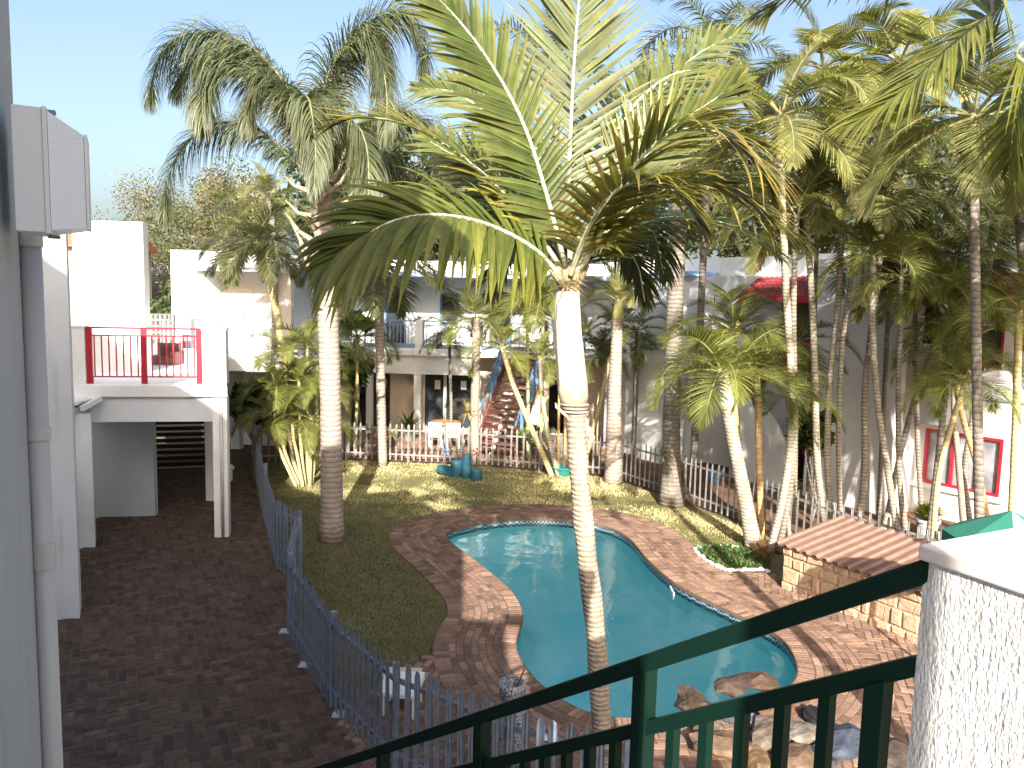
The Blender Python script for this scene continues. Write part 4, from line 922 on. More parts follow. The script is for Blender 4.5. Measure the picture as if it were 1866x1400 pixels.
# stair flight and landing under it
w = MB(); st_ = thing('stair_flight', 'concrete stair flight below the green balustrade', 'stairs', (T0.x, T0.y, 3.0))
hd = V((dirR.x, dirR.y, 0)).normalized(); sd = V((hd.y, -hd.x, 0))*-1
#   (flight lies on the viewer's side of the rail, below the frame)
for i in range(10):
    p = flat(T0)+hd*(.28*i+.1)-sd*.05; z = 3.0-.19*i; q = [p, p+hd*.29, p+hd*.29+sd*1.1, p+sd*1.1]
    wq = MB(); wq.hexa([V((r_.x, r_.y, z-.3)) for r_ in q]+[V((r_.x, r_.y, z)) for r_ in q])
    if i == 0: pass
    wq.build('step', M['grey'], st_)
# ------------------------------------------------------------------ palms
def frond_mb(pts, N0, nl, L, w, a0=1.15, a1=.35, droop=.5, seg=4, t0=.16, rr=None, base=(.14, .2, .035), tip=(.3, .26, .05), rach=(.3, .3, .12), rw=.018, plume=0, fold=.35, prof=None, asym=(1, 1), lift=.1, tipk=.5, ns=26, twist=.0, dead=0):
    rr = rr or random.Random(1); mb = MB(); C_ = catmull(pts, ns); N0 = V(N0)
    mb.tube(C_, [rw*(1-.8*i/(ns-1)) for i in range(ns)], 6, rach)
    for side in (-1, 1):
        for i in range(nl):
            t = t0+(1-t0)*(i+rr.uniform(-.35, .35))/(nl-1); t = min(.998, max(t0*.95, t)); k = t*(ns-1); j = min(int(k), ns-2); f = k-j
            p0 = C_[j].lerp(C_[j+1], f); T = (C_[j+1]-C_[j]).normalized(); Nn = N0-T*N0.dot(T)
            if Nn.length < .05: Nn = V((0, -1, 0))
            Nn.normalize(); Sd = T.cross(Nn)*side
            an = a0+(a1-a0)*((t-t0)/(1-t0))+rr.uniform(-.08, .08)
            d = T*math.cos(an)+Sd*math.sin(an)+Nn*(lift+rr.uniform(-plume, plume))
            d.normalize()
            pf = (math.sin(math.pi*min(1, .22+.74*(t-t0)/(1-t0)))**.7) if prof is None else prof((t-t0)/(1-t0))
            ll = L*pf*rr.uniform(.88, 1.08)*asym[0 if side < 0 else 1]; sl = ll/seg; p = p0.copy(); kk = rr.uniform(.72, 1.28); dr = droop*rr.uniform(.7, 1.3)
            yel = rr.uniform(0, 1)**2*.6
            if rr.random() < .04: dr *= 3.5
            vs = []; cs = []; bcol = [base[q]*(1-yel)+tip[q]*yel for q in range(3)]
            if rr.random() < dead: bcol = [.3, .2, .1]
            for q in range(seg+1):
                s = q/seg; wd = w*(.45 if q == 0 else (1.0 if s < .45 else 1-(s-.45)/.55*.96))*.5
                W = d.cross(Nn); W = W.normalized() if W.length > .02 else Sd
                up = W.cross(d).normalized()
                if twist: 
                    ca, sa = math.cos(twist*s*side), math.sin(twist*s*side); W, up = W*ca+up*sa, up*ca-W*sa
                c = tuple((bcol[z]*(1-s**2*tipk)+tip[z]*s**2*tipk)*kk for z in range(3))
                vs += [p-W*wd+up*wd*fold, p.copy(), p+W*wd+up*wd*fold]; cs += [c, tuple(x*.85 for x in c), c]
                p = p+d*sl; d = (d+V((0, 0, -1))*dr*sl/ll*(1.3*s+.25)).normalized()
            fs = []
            for q in range(seg): o = q*3; fs += [(o, o+1, o+4, o+3), (o+1, o+2, o+5, o+4)]
            mb.add(vs, fs, cs)
    return mb
def arch(e0, bend, n=6, side=0):
    pts = [V((0, 0, 0))]; p = V((0, 0, 0))
    for i in range(n):
        s = (i+.5)/n; a = e0-bend*s**1.25; p = p+V((math.cos(a), side*s*.3, math.sin(a)))/n; pts.append(p.copy())
    return pts
LIB = {}
def lib(kind, spec):
    out = []
    for e0, bend in spec['el']:
        for sd in range(2):
            rr = random.Random(hash((kind, round(e0*100), sd)) % 9999 if False else int(e0*1000)+sd*77+len(kind)*13)
            mb = frond_mb(arch(e0, bend*(1+.15*sd), side=(-1)**sd*.6), (0, 0, 1) if e0 < 1.2 else (-.5, 0, 1), rr=rr, **spec['k'])
            me_o = mb.build('frond', M[spec['mat']]); me = me_o.data; bpy.data.objects.remove(me_o); out.append((e0, me))
    LIB[kind] = out
lib('cane', dict(el=[(1.35, 1.1), (1.0, 1.5), (.6, 1.7), (.15, 1.5)], mat='leaf', k=dict(nl=58, L=.38, w=.0135, droop=.7, base=(.14, .175, .045), tip=(.3, .27, .08), rach=(.36, .33, .1), rw=.012, plume=.06, lift=.32, fold=.25, seg=4)))
lib('king', dict(el=[(1.4, .8), (1.05, 1.2), (.65, 1.5), (.2, 1.4), (-.3, .9)], mat='leaf', k=dict(nl=66, L=.36, w=.0145, droop=.6, base=(.16, .175, .06), tip=(.33, .29, .11), rach=(.34, .31, .14), rw=.013, plume=.03, lift=.1, fold=.2, seg=4)))
lib('queen', dict(el=[(1.3, 1.6), (.95, 2.1), (.5, 2.0), (.0, 1.4), (-.6, .7)], mat='leafdull', k=dict(nl=76, L=.24, w=.0105, droop=1.5, base=(.09, .12, .045), tip=(.2, .19, .09), rach=(.25, .26, .12), rw=.011, plume=.55, lift=.15, fold=.1, seg=5, a0=1.25, a1=.6)))
lib('dark', dict(el=[(1.3, 1.3), (.9, 1.7), (.4, 1.6), (-.2, 1.0)], mat='leaf', k=dict(nl=70, L=.34, w=.0135, droop=.8, base=(.09, .11, .045), tip=(.21, .19, .08), rach=(.2, .2, .09), rw=.012, plume=.2, lift=.15, fold=.2, seg=4)))
lib('dry', dict(el=[(-.5, .8), (-1.0, .4)], mat='leaf', k=dict(nl=30, L=.25, w=.018, droop=1.6, base=(.3, .2, .11), tip=(.36, .26, .15), rach=(.3, .2, .1), rw=.011, plume=.4, lift=0, fold=.6, seg=3)))
prnd = random.Random(99)
def crown(root, c, kind, n, fl, rr, emax=1.5, emin=-.4, dry=0, az0=0, azs=None):
    L_ = LIB[kind]; c = V(c)-V(root.location)
    for i in range(n+dry):
        if i < n:
            t = (i+.5)/n; e = emax+(emin-emax)*t**.9; me = min(L_, key=lambda q: abs(q[0]-e)+rr.uniform(0, .12))[1]
        else: me = rr.choice(LIB['dry'])[1]; t = 1
        az = az0+i*2.399+rr.uniform(-.3, .3) if azs is None else azs[i % len(azs)]+rr.uniform(-.15, .15)
        o = bpy.data.objects.new('frond', me); COL.objects.link(o); o.parent = root; s = fl*rr.uniform(.85, 1.12)*(.8 if t < .15 else 1)
        o.location = c+V((math.cos(az)*.03, math.sin(az)*.03, -.08*t)); o.rotation_euler = (rr.uniform(-.15, .15), rr.uniform(-.1, .1), az); o.scale = (s, s, s)
def palm(label, pts, Y, kind, r0, r1, n, fl, mat='tk_pale', shaft=None, shaftlen=.5, group=None, emin=-.35, emax=1.45, dry=0, boots=0, fat=0, dY=0, seed=None, azs=None, name='palm_tree', basex=None, seg=14):
    """pts: picture points from foot to crown; the foot stands on the ground"""
    f = G(*pts[0]) if Y is None else V((P(pts[0][0], pts[0][1], Y).x, Y, 0))
    Yb = f.y; P3 = [V((f.x, f.y, 0 if Y is None or basex else 0))]
    for i, q in enumerate(pts[1:]): P3.append(P(q[0], q[1], Yb+dY*(i+1)/(len(pts)-1)))
    if len(P3) == 2: P3.insert(1, (P3[0]+P3[1])/2+V((.02, .02, 0)))
    rr = random.Random(seed if seed is not None else int(abs(pts[-1][0]*7+pts[-1][1])))
    root = thing(name, label, 'palm tree', P3[0], group); N_ = 30; C_ = catmull(P3, N_); top = C_[-1]
    tl = sum((C_[i+1]-C_[i]).length for i in range(N_-1)); cum = [0]
    for i in range(N_-1): cum.append(cum[-1]+(C_[i+1]-C_[i]).length)
    cutl = tl-(shaftlen if shaft else .02); tp = [C_[i] for i in range(N_) if cum[i] <= cutl]; k = len(tp)
    nxt = C_[k] if k < N_ else C_[-1]; fr_ = (cutl-cum[k-1])/max(1e-5, (cum[k]-cum[k-1]) if k < N_ else 1); tp.append(C_[k-1].lerp(nxt, min(1, fr_)))
    rad = [(r0+(r1-r0)*min(1, cum[min(i, N_-1)]/tl)+fat*math.exp(-cum[min(i, N_-1)]*2.2))*.92 for i in range(len(tp))]
    MB().tube(tp, rad, seg, wob=.06).build('trunk', M[mat], root, smooth=True)
    if shaft:
        sp = [tp[-1]-V((0, 0, .01))]+[C_[i] for i in range(N_) if cum[i] > cutl+.02]; m_ = len(sp)
        if m_ < 3: sp = [sp[0], (sp[0]+top)/2, top]; m_ = 3
        MB().tube(sp, [r1*(1.22-.55*(i/(m_-1))**1.3) for i in range(m_)], seg).build('crownshaft', M[shaft], root, smooth=True)
    if boots:
        b = MB(); d_ = (tp[-1]-tp[-3]).normalized()
        for i in range(int(boots*38)):
            t = rr.random(); q = tp[-1].lerp(tp[-1]-d_*boots, t) if t < 1 else tp[-1]; a_ = rr.uniform(0, 6.28); ou = V((math.cos(a_), math.sin(a_), 0)); ln = rr.uniform(.12, .3)*(1 if fl > 1.5 else .5)
            e = q+ou*(r1*1.9)+V((0, 0, ln*.6)); m__ = q+ou*r1*1.25; s_ = V((-ou.y, ou.x, 0))*r1*rr.uniform(.15, .35); k_ = rr.uniform(.6, 1.3); cc = (.42*k_, .31*k_, .25*k_)
            b.add([q+ou*r1*.8-s_*1.5-V((0, 0, ln)), q+ou*r1*.8+s_*1.5-V((0, 0, ln)), m__+s_, m__-s_, e], [(0, 1, 2, 3), (3, 2, 4)], cc)
        b.build('leaf_bases', M['fibre'], root)
    crown(root, top, kind, n, fl, rr, emax, emin, dry, rr.uniform(0, 6), azs)
    return root
def tuft(px, py, Y, r, col, label, name='epiphyte', n=90, cat='plant', grp=None):
    p = P(px, py, Y); rr = random.Random(int(px)); b = MB()
    for i in range(n):
        a_ = rr.uniform(0, 6.28); e_ = rr.uniform(-.9, 1.4); d = V((math.cos(a_)*math.cos(e_), math.sin(a_)*math.cos(e_), math.sin(e_))); s_ = V((-d.y, d.x, .1)).normalized()*r*.05; l = r*rr.uniform(.6, 1.1); k = rr.uniform(.6, 1.3)
        b.add([p-s_, p+s_, p+d*l+V((0, 0, -.15*l))], [(0, 1, 2)], tuple(c*k for c in col))
    tag(b.build(name, M['leaf'], None, loc=p), label, cat, grp)
# --- the big plumed palm at the left
q1 = palm('tall plumed palm with thick ringed trunk on the left of the lawn', [(605, 985), (603, 760), (597, 560), (590, 430), (588, 330)], None, 'queen', .235, .19, 6, 1.5, 'tk_tan', fat=.05, boots=2.3, emin=.9, emax=1.45, seed=5)
for o in [c for c in q1.children if c.name.startswith('leaf_bases')]: pass
qY = q1.location.y
def special(root, pxpts, Ys, N0, seed=1, mat='leaf', nm='frond', **k):
    pts = [P(x, y, Y) for (x, y), Y in zip(pxpts, Ys)]; return frond_mb(pts, N0, rr=random.Random(seed), **k).build(nm, M[mat], root)
QK = dict(nl=330, L=1.15, w=.019, droop=4.2, base=(.08, .108, .052), tip=(.2, .2, .11), rach=(.28, .28, .14), rw=.03, plume=.6, lift=-.15, fold=.1, seg=6, a0=1.1, a1=.3, t0=.12, ns=34)
def qf(px, y0, y1, seed, **kw):
    k = dict(QK); k.update(kw); Ys = [y0+(y1-y0)*i/(len(px)-1) for i in range(len(px))]; special(q1, px, Ys, (0, 0, 1), seed, 'leafdull', **k)
qf([(588, 330), (545, 200), (480, 105), (400, 60), (325, 70), (285, 120), (272, 185)], qY, qY-.6, 1)
qf([(586, 330), (540, 230), (470, 135), (400, 110), (372, 160), (370, 230)], qY, qY-1.2, 2)
qf([(585, 335), (530, 290), (470, 235), (400, 225), (340, 262), (305, 330), (298, 400)], qY-.1, qY-.6, 3, L=.95)
qf([(590, 325), (600, 200), (635, 90), (690, 30), (740, 30), (768, 80), (775, 130)], qY, qY+.3, 4)
qf([(590, 325), (585, 230), (600, 130), (650, 75), (690, 100), (705, 180), (700, 250)], qY, qY-1.0, 5, L=1.0)
qf([(590, 325), (570, 240), (555, 180), (565, 190), (575, 270), (572, 350)], qY-.05, qY-1.4, 6, L=.95)
qf([(592, 325), (625, 250), (650, 230), (668, 270), (672, 340), (665, 400)], qY, qY-.8, 7, L=.95)
qf([(592, 325), (650, 230), (730, 200), (800, 250), (830, 330)], qY, qY+1.5, 8)
qf([(588, 330), (550, 215), (500, 130), (440, 85), (380, 85), (340, 120), (318, 170)], qY+.2, qY+.5, 11)
qf([(590, 325), (598, 190), (612, 110), (645, 60), (672, 55), (700, 90), (712, 140)], qY+.1, qY+.4, 12)
qf([(588, 330), (560, 235), (520, 165), (480, 150), (455, 185), (448, 240)], qY, qY-.9, 13, L=.9)
qf([(590, 330), (625, 290), (700, 290), (760, 340), (790, 420)], qY, qY+1.3, 9, L=.95)
# spiky cut leaf stalks on the trunk
b = MB(); rr = random.Random(5)
for i, (x0, y0, x1, y1) in enumerate([(565, 350, 508, 312), (566, 395, 520, 365), (570, 440, 520, 388), (572, 470, 530, 405), (575, 505, 545, 440), (612, 380, 650, 340), (615, 430, 655, 395), (612, 480, 645, 440), (590, 360, 560, 300), (600, 350, 640, 300), (605, 330, 630, 270), (580, 340, 560, 270)]):
    a = P(x0, y0, qY-.1); e = P(x1, y1, qY-.25); m_ = a.lerp(e, .5)+V((0, 0, -.08)); b.tube([a, m_, e], [.06, .035, .012], 6, (.38, .29, .22))
b.build('cut_stalks', M['fibre'], q1)
LBL = {}
# --- other palms of the garden
palm('stout palm behind the lawn just right of the big plumed palm, brown fibrous neck', [(697, 850), (694, 720), (692, 600), (694, 470)], None, 'dark', .15, .12, 16, 2.7, 'tk_tan', boots=1.2, emin=-.5, seed=21)
palm('short palm at the far fence behind the teal logs with small drooping crown', [(866, 848), (865, 760), (867, 660), (868, 578)], None, 'cane', .15, .12, 13, 1.25, 'tk_pale', boots=.7, emin=-.5, seed=31)
palm('pale smooth palm right of the foreground trunk with upright dry looking crown', [(1118, 880), (1119, 760), (1122, 660), (1128, 545)], None, 'king', .25, .13, 12, 1.3, 'tk_tan', shaft='shaftg', shaftlen=.5, emin=.2, emax=1.5, seed=41, fat=.03)
palm('thick tall palm at the back of the lawn with dark shaded upper trunk', [(1223, 920), (1224, 760), (1230, 560), (1236, 400), (1240, 300)], None, 'dark', .23, .2, 16, 2.6, 'tk_grey', seed=51, fat=.12)
palm('white barked palm leaning left over the pebble bed', [(1375, 1002), (1352, 880), (1330, 770), (1316, 672)], None, 'cane', .155, .12, 12, 1.75, 'tk_white', shaft='shaft', shaftlen=.75, emin=-.25, seed=61, fat=.05)
palm('second pale stem of the forked palm over the pebble bed', [(1379, 998), (1355, 880), (1336, 770), (1336, 690)], None, 'cane', .07, .09, 7, 1.5, 'tk_white', shaft='shaftg', shaftlen=.9, emin=.3, seed=62)
palm('slender palm with orange and yellow banded cane right of the white barked palm', [(1388, 985), (1384, 860), (1382, 760), (1380, 680)], None, 'cane', .075, .065, 9, 1.35, 'tk_orange', shaft='shaftg', shaftlen=.55, emin=-.2, seed=71)
palm('thin palm leaning left from the far fence towards the stair', [(1006, 868), (968, 780), (935, 700), (915, 632)], None, 'cane', .085, .07, 8, 1.35, 'tk_cane', emin=-.2, seed=81)
palm('thin palm with pale green cane standing right of the leaning one', [(1018, 868), (1000, 800), (988, 720), (984, 652)], None, 'cane', .075, .06, 9, 1.1, 'tk_white', emin=-.1, seed=82)
palm('slim palm leaning right behind the foreground trunk', [(1062, 850), (1085, 770), (1105, 680), (1118, 590)], 21.8, 'cane', .08, .06, 8, 1.2, 'tk_cane', emin=-.2, seed=83)
palm('small feathery palm hidden behind the foreground crownshaft', [(962, 850), (962, 700), (960, 560)], 22.5, 'cane', .06, .05, 12, 1.5, 'tk_cane', emin=-.4, seed=84)
palm('small feathery palm behind the right side of the foreground crownshaft', [(1085, 850), (1088, 760), (1090, 640)], 23.3, 'dark', .05, .05, 12, 1.4, 'tk_cane', emin=-.3, seed=85)
for pts_, Y_, kd, n_, fl_, lb_ in [
    ([(1348, 960), (1345, 780), (1338, 600)], 16.8, 'cane', 14, 1.75, 'bushy palm whose crown shows above the white barked leaning palm'),
    ([(985, 860), (988, 700), (990, 545)], 22.0, 'cane', 15, 1.9, 'feathery palm left of the foreground crownshaft, in front of the stair top'),
    ([(1446, 980), (1450, 800), (1452, 620)], 16.4, 'dark', 12, 1.4, 'dark feathery palm in front of the red balcony front'),
    ([(648, 850), (650, 740), (652, 610)], 22.6, 'cane', 12, 1.5, 'yellow green palm peeping out right of the big palm trunk'),
    ([(1150, 870), (1155, 760), (1160, 600)], 22.5, 'dark', 12, 1.6, 'dark palm against the white curved walls right of the smooth palm'),
    ([(820, 850), (822, 740), (818, 600)], 24.0, 'dark', 10, 1.2, 'low dark palm in front of the blue balcony railing'),
    ([(1700, 1000), (1712, 860), (1760, 690)], 13.6, 'cane', 12, 1.3, 'low bright palm hanging over the red framed window')]:
    palm(lb_, pts_, Y_, kd, .055, .05, n_, fl_, 'tk_cane' if kd == 'cane' else 'tk_dark', emin=-.5, emax=1.3, seed=int(pts_[0][0]))
# orange canes in the planter
for i, (x, y, lb_) in enumerate([(1020, 690, 'left orange cane rising from the turquoise planter'), (1030, 660, 'right orange cane rising from the turquoise planter')]):
    palm(lb_, [(1018+i*11, 850), (1018+i*12, 770), (x, y)], 20.75, 'cane', .045, .04, 5, .8, 'tk_orange', emin=.3, seed=88+i, seg=8, name='cane_palm')
# palm beyond the left fence
palm('dark crowned palm with curved trunk in front of the white wing', [(516, 850), (513, 700), (508, 590), (490, 510), (468, 440)], 20.5, 'dark', .09, .11, 30, 1.7, 'tk_cane', emin=-.9, seed=91, boots=.5)
palm('tawny plumed palm high behind the white wing', [(500, 700), (500, 480), (490, 360)], 24, 'king', .12, .1, 14, 1.6, 'tk_tan', emin=-.6, seed=92)
# areca clump at the left of the big palm
for i, (bx, tx, ty, kk) in enumerate([(540, 492, 752, 0), (544, 503, 700, 1), (548, 520, 640, 0), (552, 533, 770, 1), (556, 545, 690, 0), (560, 560, 630, 1), (564, 568, 760, 0), (568, 578, 700, 1), (560, 600, 660, 0)]):
    w_ = ['leftmost', 'second from left', 'third from left', 'fourth from left', 'middle', 'fourth from right', 'third from right', 'second from right', 'rightmost'][i]
    palm(f'{w_} yellow cane of the areca clump beside the big palm', [(bx, 888-(i % 3)*4), (bx+(tx-bx)*.55, 830), (tx*.9+bx*.1, (ty+830)//2), (tx, ty)], None, 'cane', .05, .045, 10, 1.15, 'tk_cane', emin=-.35, emax=1.4, seed=100+i, group='canes of the areca clump', name='cane_palm', seg=8)
# --- the right hand clump
RC = [
 ([(1402, 1012), (1432, 880), (1443, 740), (1432, 520), (1424, 330), (1423, 205)], 'king', .085, .075, 13, 2.1, 'tk_white', 'shaftg', .8, 'tall palm with hanging broad fronds rising from the pebble bed', None, -.7),
 ([(1418, 1008), (1438, 900), (1448, 780), (1446, 560), (1452, 390)], 'king', .075, .06, 9, 1.6, 'tk_dark', None, 0, 'dark stemmed palm close beside the tall palm of the pebble bed', None, -.3),
 ([(1440, 1000), (1432, 880), (1440, 790), (1434, 720)], 'cane', .05, .05, 7, 1.1, 'tk_pale', None, 0, 'small low palm with drooping yellow green frond beside the pebble bed', None, -.5),
 ([(1508, 985), (1490, 850), (1485, 690), (1478, 520), (1462, 330)], 'king', .085, .07, 11, 1.8, 'tk_white', None, 0, 'leftmost stem of the cane palms in front of the tall fin wall', 15.2, -.4),
 ([(1520, 985), (1508, 860), (1512, 700), (1530, 520), (1532, 300), (1530, 250)], 'king', .075, .07, 12, 1.9, 'tk_white', 'shaftg', .6, 'tall palm with yellow crownshaft left of centre in front of the fin wall', 15.3, -.5),
 ([(1534, 985), (1528, 820), (1534, 640), (1552, 500), (1570, 350)], 'king', .06, .055, 10, 1.8, 'tk_dark', None, 0, 'dark banded stem leaning right in front of the fin wall', 15.0, -.3),
 ([(1562, 990), (1575, 860), (1577, 700), (1598, 520), (1618, 330)], 'dark', .08, .06, 13, 2.0, 'tk_dark', None, 0, 'reddish dark stem in the middle of the fin wall', 15.1, -.5),
 ([(1640, 1002), (1618, 860), (1600, 740), (1590, 600), (1592, 462)], 'cane', .08, .065, 13, 1.5, 'tk_white', 'shaft', .55, 'pale crownshaft palm in front of the right part of the fin wall', 14.8, -.5),
 ([(1656, 1006), (1640, 880), (1637, 720), (1640, 600), (1642, 500)], 'king', .07, .05, 11, 1.5, 'tk_dark', None, 0, 'straight ringed stem at the right edge of the fin wall', 14.7, -.4),
 ([(1690, 1002), (1708, 850), (1722, 720), (1722, 600), (1716, 520)], 'cane', .075, .065, 11, 1.4, 'tk_grey', 'shaft', .5, 'grey stem crossing the left part of the red framed window', 14.9, -.5),
 ([(1610, 985), (1640, 830), (1670, 720), (1712, 600), (1745, 470)], 'dark', .07, .07, 14, 1.9, 'tk_grey', None, 0, 'dark stem leaning strongly right beside the grey balcony', 15.9, -.4),
 ([(1758, 985), (1748, 860), (1738, 740), (1742, 640)], 'cane', .08, .06, 12, 1.5, 'tk_pale', None, 0, 'pale cane in front of the middle of the red framed window', 15.4, -.5),
 ([(1812, 950), (1780, 850), (1750, 740), (1738, 600)], 'cane', .07, .06, 11, 1.5, 'tk_orange', None, 0, 'tan cane slanting across the right pane of the red framed window', 15.3, -.4),
 ([(1770, 985), (1758, 860), (1775, 740), (1790, 560), (1820, 400)], 'dark', .07, .06, 14, 1.8, 'tk_dark', None, 0, 'dark stem that crosses the two canes at the red framed window', 15.8, -.4),
 ([(1790, 1090), (1782, 800), (1777, 500), (1774, 250), (1776, 205)], 'king', .09, .08, 16, 2.0, 'tk_grey', 'shaftg', .5, 'tallest palm at the right with a wide crown near the picture top', 11.8, -.5),
 ([(1845, 985), (1850, 800), (1855, 640), (1858, 560)], 'cane', .08, .07, 13, 1.5, 'tk_cane', None, 0, 'bright green cane palm at the right edge below the awning', 13.2, -.5),
 ([(1680, 985), (1672, 800), (1668, 600), (1665, 440)], 'dark', .06, .06, 14, 1.7, 'tk_dark', None, 0, 'dark leafy palm between the fin wall and the right awning', 16.2, -.4),
 ([(1900, 985), (1890, 700), (1862, 450), (1850, 300)], 'dark', .14, .12, 16, 2.3, 'tk_grey', None, 0, 'thick palm trunk leaning in at the right edge of the picture', 16.5, -.4),
]
for i, (pts, kind, r0, r1, n, fl, mat, shf, sl, lb_, Y, em) in enumerate(RC):
    palm(lb_, pts, Y, kind, r0*.9, r1*.9, n-2, fl*1.0, mat, shaft=shf, shaftlen=sl or .5, emin=em, emax=1.4, seed=200+i, group='tall cane palms on the right', dry=1 if i == 3 else 0)
p0 = P(1607, 985, 14.9); p0.z = 0; w = MB(); w.tube([p0, P(1622, 935, 14.9)], [.1, .09], 12); tag(w.build('palm_stump', M['tk_white'], None, smooth=True, loc=p0), 'pale cut palm stump leaning beside the fence behind the pump house roof', 'stump')
tuft(1208, 826, 17.6, .36, (.34, .33, .22), 'pale spiky epiphyte tuft on the thick palm trunk at the back', grp='epiphyte tufts on the palm trunks')
tuft(1440, 887, 14.5, .3, (.34, .33, .2), 'pale spiky epiphyte tuft on the palm stem near the pump house', grp='epiphyte tufts on the palm trunks')
tuft(715, 792, 21.1, .32, (.36, .34, .18), 'small pale epiphyte tuft low on the stout palm by the far fence', grp='epiphyte tufts on the palm trunks')
tuft(852, 750, 21.6, .5, (.36, .3, .14), 'yellow bromeliad on the short palm behind the teal logs', grp='epiphyte tufts on the palm trunks')
tuft(987, 715, 20.4, .22, (.45, .45, .05), 'bright yellow tuft on the thin pale green cane near the stair', grp='epiphyte tufts on the palm trunks')
for i, (px, py, Y) in enumerate([(1385, 1012, 14.0)]):
    tuft(px, py-14, Y, .3, (.3, .16, .08), 'rusty fibre collar at the foot of the pebble bed palms', 'palm_fibre', 160)
for i, (bx, by, tx, ty, Y, kind, n, fl, lb_) in enumerate([(1046, 860, 1006, 110, 25, 'queen', 16, 3.0, 'very tall plumed palm far behind the foreground palm crown'), (1262, 880, 1300, 90, 22, 'queen', 16, 2.9, 'very tall plumed palm behind the broad hanging fronds right of centre'),
        (1470, 960, 1500, 120, 17.5, 'king', 14, 2.2, 'tall thin palm between the two yellow crownshafts'), (1600, 960, 1640, 110, 17, 'king', 14, 2.3, 'tall thin palm with crown under the hanging dark stalk'), (1560, 960, 1580, 230, 18, 'cane', 14, 2.0, 'slim palm whose crown fills the gap above the fin wall')]):
    palm(lb_, [(bx, by), ((bx+tx)//2, (by+ty)//2), (tx, ty)], Y, kind, .12 if Y > 20 else .06, .1 if Y > 20 else .05, n, fl, 'tk_grey', emin=-.5, emax=1.4, seed=500+i, group='tallest palms of the garden', dry=0)
# ------------------------------------------------------------------ foreground king palm
kY = 6.5
k0 = P(1096, 1330, kY); kb = V((k0.x+.06, kY, 0))
kp = thing('palm_tree', 'foreground king palm with swollen white crownshaft and broad yellow green fronds', 'palm tree', kb)
tp = [kb]+[P(x, y, kY) for x, y in ((1096, 1330), (1086, 1160), (1068, 1000), (1055, 860), (1048, 745))]; Cc = catmull(tp, 40)
MB().tube(Cc, [.086+.012*math.exp(-i/8)-.004*math.sin(i*.9) for i in range(40)], 24, wob=.05).build('trunk', M['tk_near'], kp, smooth=True)
b = MB()
for i, z_ in enumerate((735, 742, 750)):
    c = P(1047, z_, kY); b.lathe(c, [(.1+.014*(2-i), -.012), (.122-.004*i, 0), (.1, .012)], 20, (.33, .25, .21))
b.build('scar_rings', M['tk_tan'], kp)
sp = catmull([P(x, y, kY) for x, y in ((1047, 738), (1042, 690), (1036, 620), (1034, 560), (1036, 520), (1040, 480))], 18)
sr = [.108, .122, .126, .127, .126, .124, .121, .118, .115, .112, .109, .105, .1, .094, .085, .074, .06, .045]
sc_ = [(.3, .25, .17), (.36, .32, .21), (.42, .39, .27), (.5, .47, .34), (.58, .56, .43), (.64, .62, .5), (.68, .66, .56), (.7, .68, .6), (.71, .69, .62), (.71, .69, .63), (.7, .68, .62), (.68, .66, .6), (.64, .6, .53), (.55, .48, .4), (.4, .32, .24), (.22, .16, .11), (.15, .1, .07), (.12, .08, .06)]
ks = MB().tube(sp, sr, 24, sc_, wob=.03).build('crownshaft', M['shaftv'], kp, smooth=True)
sm = MB(); sm.tube([P(1020, 700, kY-.105)]+[P(x, y, kY-.11) for x, y in ((1016, 640), (1014, 590), (1017, 550), (1026, 528), (1040, 510))], [.003, .005, .006, .006, .008, .01], 6, (.3, .22, .15)); sm.tube([P(x, y, kY-.108) for x, y in ((1050, 540), (1056, 600), (1060, 680), (1060, 720))], [.002, .003, .003, .002], 5, (.4, .33, .24)); sm.build('sheath_seam', M['fibre'], kp)
b = MB(); c = P(1022, 745, kY-.1); b.tube([P(1034, 760, kY-.11), P(1014, 742, kY-.12), P(1012, 734, kY-.13)], [.012, .014, .004], 8, (.5, .4, .3)); b.build('sheath_flap', M['fibre'], kp)
KK = dict(nl=66, L=.95, w=.05, droop=.35, seg=6, base=(.075, .11, .035), tip=(.19, .18, .055), rach=(.6, .6, .48), rw=.022, fold=.22, lift=.08, t0=.1, a0=1.1, a1=.4, plume=.13, tipk=.7, ns=34)
def kf(px, Ys, N0, seed, **kw):
    k = dict(KK); k.update(kw); special(kp, px, Ys, N0, seed, **k)
kf([(1040, 500), (1036, 380), (1040, 240), (1048, 90), (1062, -70), (1085, -230)], [6.5, 6.7, 6.9, 7.0, 7.0, 6.9], (0, -1, .1), 1, L=.85, a0=1.2, nl=60, base=(.1, .13, .05), droop=.15, w=.045)
kf([(1034, 500), (1000, 370), (955, 230), (890, 110), (810, 10), (720, -60)], [6.45, 6.4, 6.3, 6.15, 6.0, 5.9], (.25, -1, .5), 2, L=.68, droop=.45, asym=(1, .75), base=(.075, .11, .028))
kf([(1030, 500), (960, 400), (860, 300), (760, 235), (670, 215), (600, 230)], [6.5, 6.5, 6.4, 6.2, 6.0, 5.9], (0, -.4, 1), 3, L=.62, a1=.25, droop=.35, tip=(.48, .36, .06), nl=40)
kf([(1026, 510), (975, 455), (890, 410), (800, 392), (720, 402), (650, 440), (600, 480)], [6.4, 6.2, 5.9, 5.6, 5.4, 5.3, 5.3], (.1, -.65, .75), 4, L=1.0, droop=1.3, a0=1.25, a1=.3, w=.068, nl=60, base=(.09, .125, .028), tip=(.24, .22, .045), asym=(1, .75))
kf([(1044, 500), (1085, 420), (1150, 320), (1215, 240), (1290, 190), (1345, 150)], [6.6, 6.7, 6.8, 6.8, 6.7, 6.6], (.3, -.8, .8), 5, L=.62, droop=.15, base=(.085, .115, .03), tip=(.22, .2, .05), a0=1.1, nl=52)
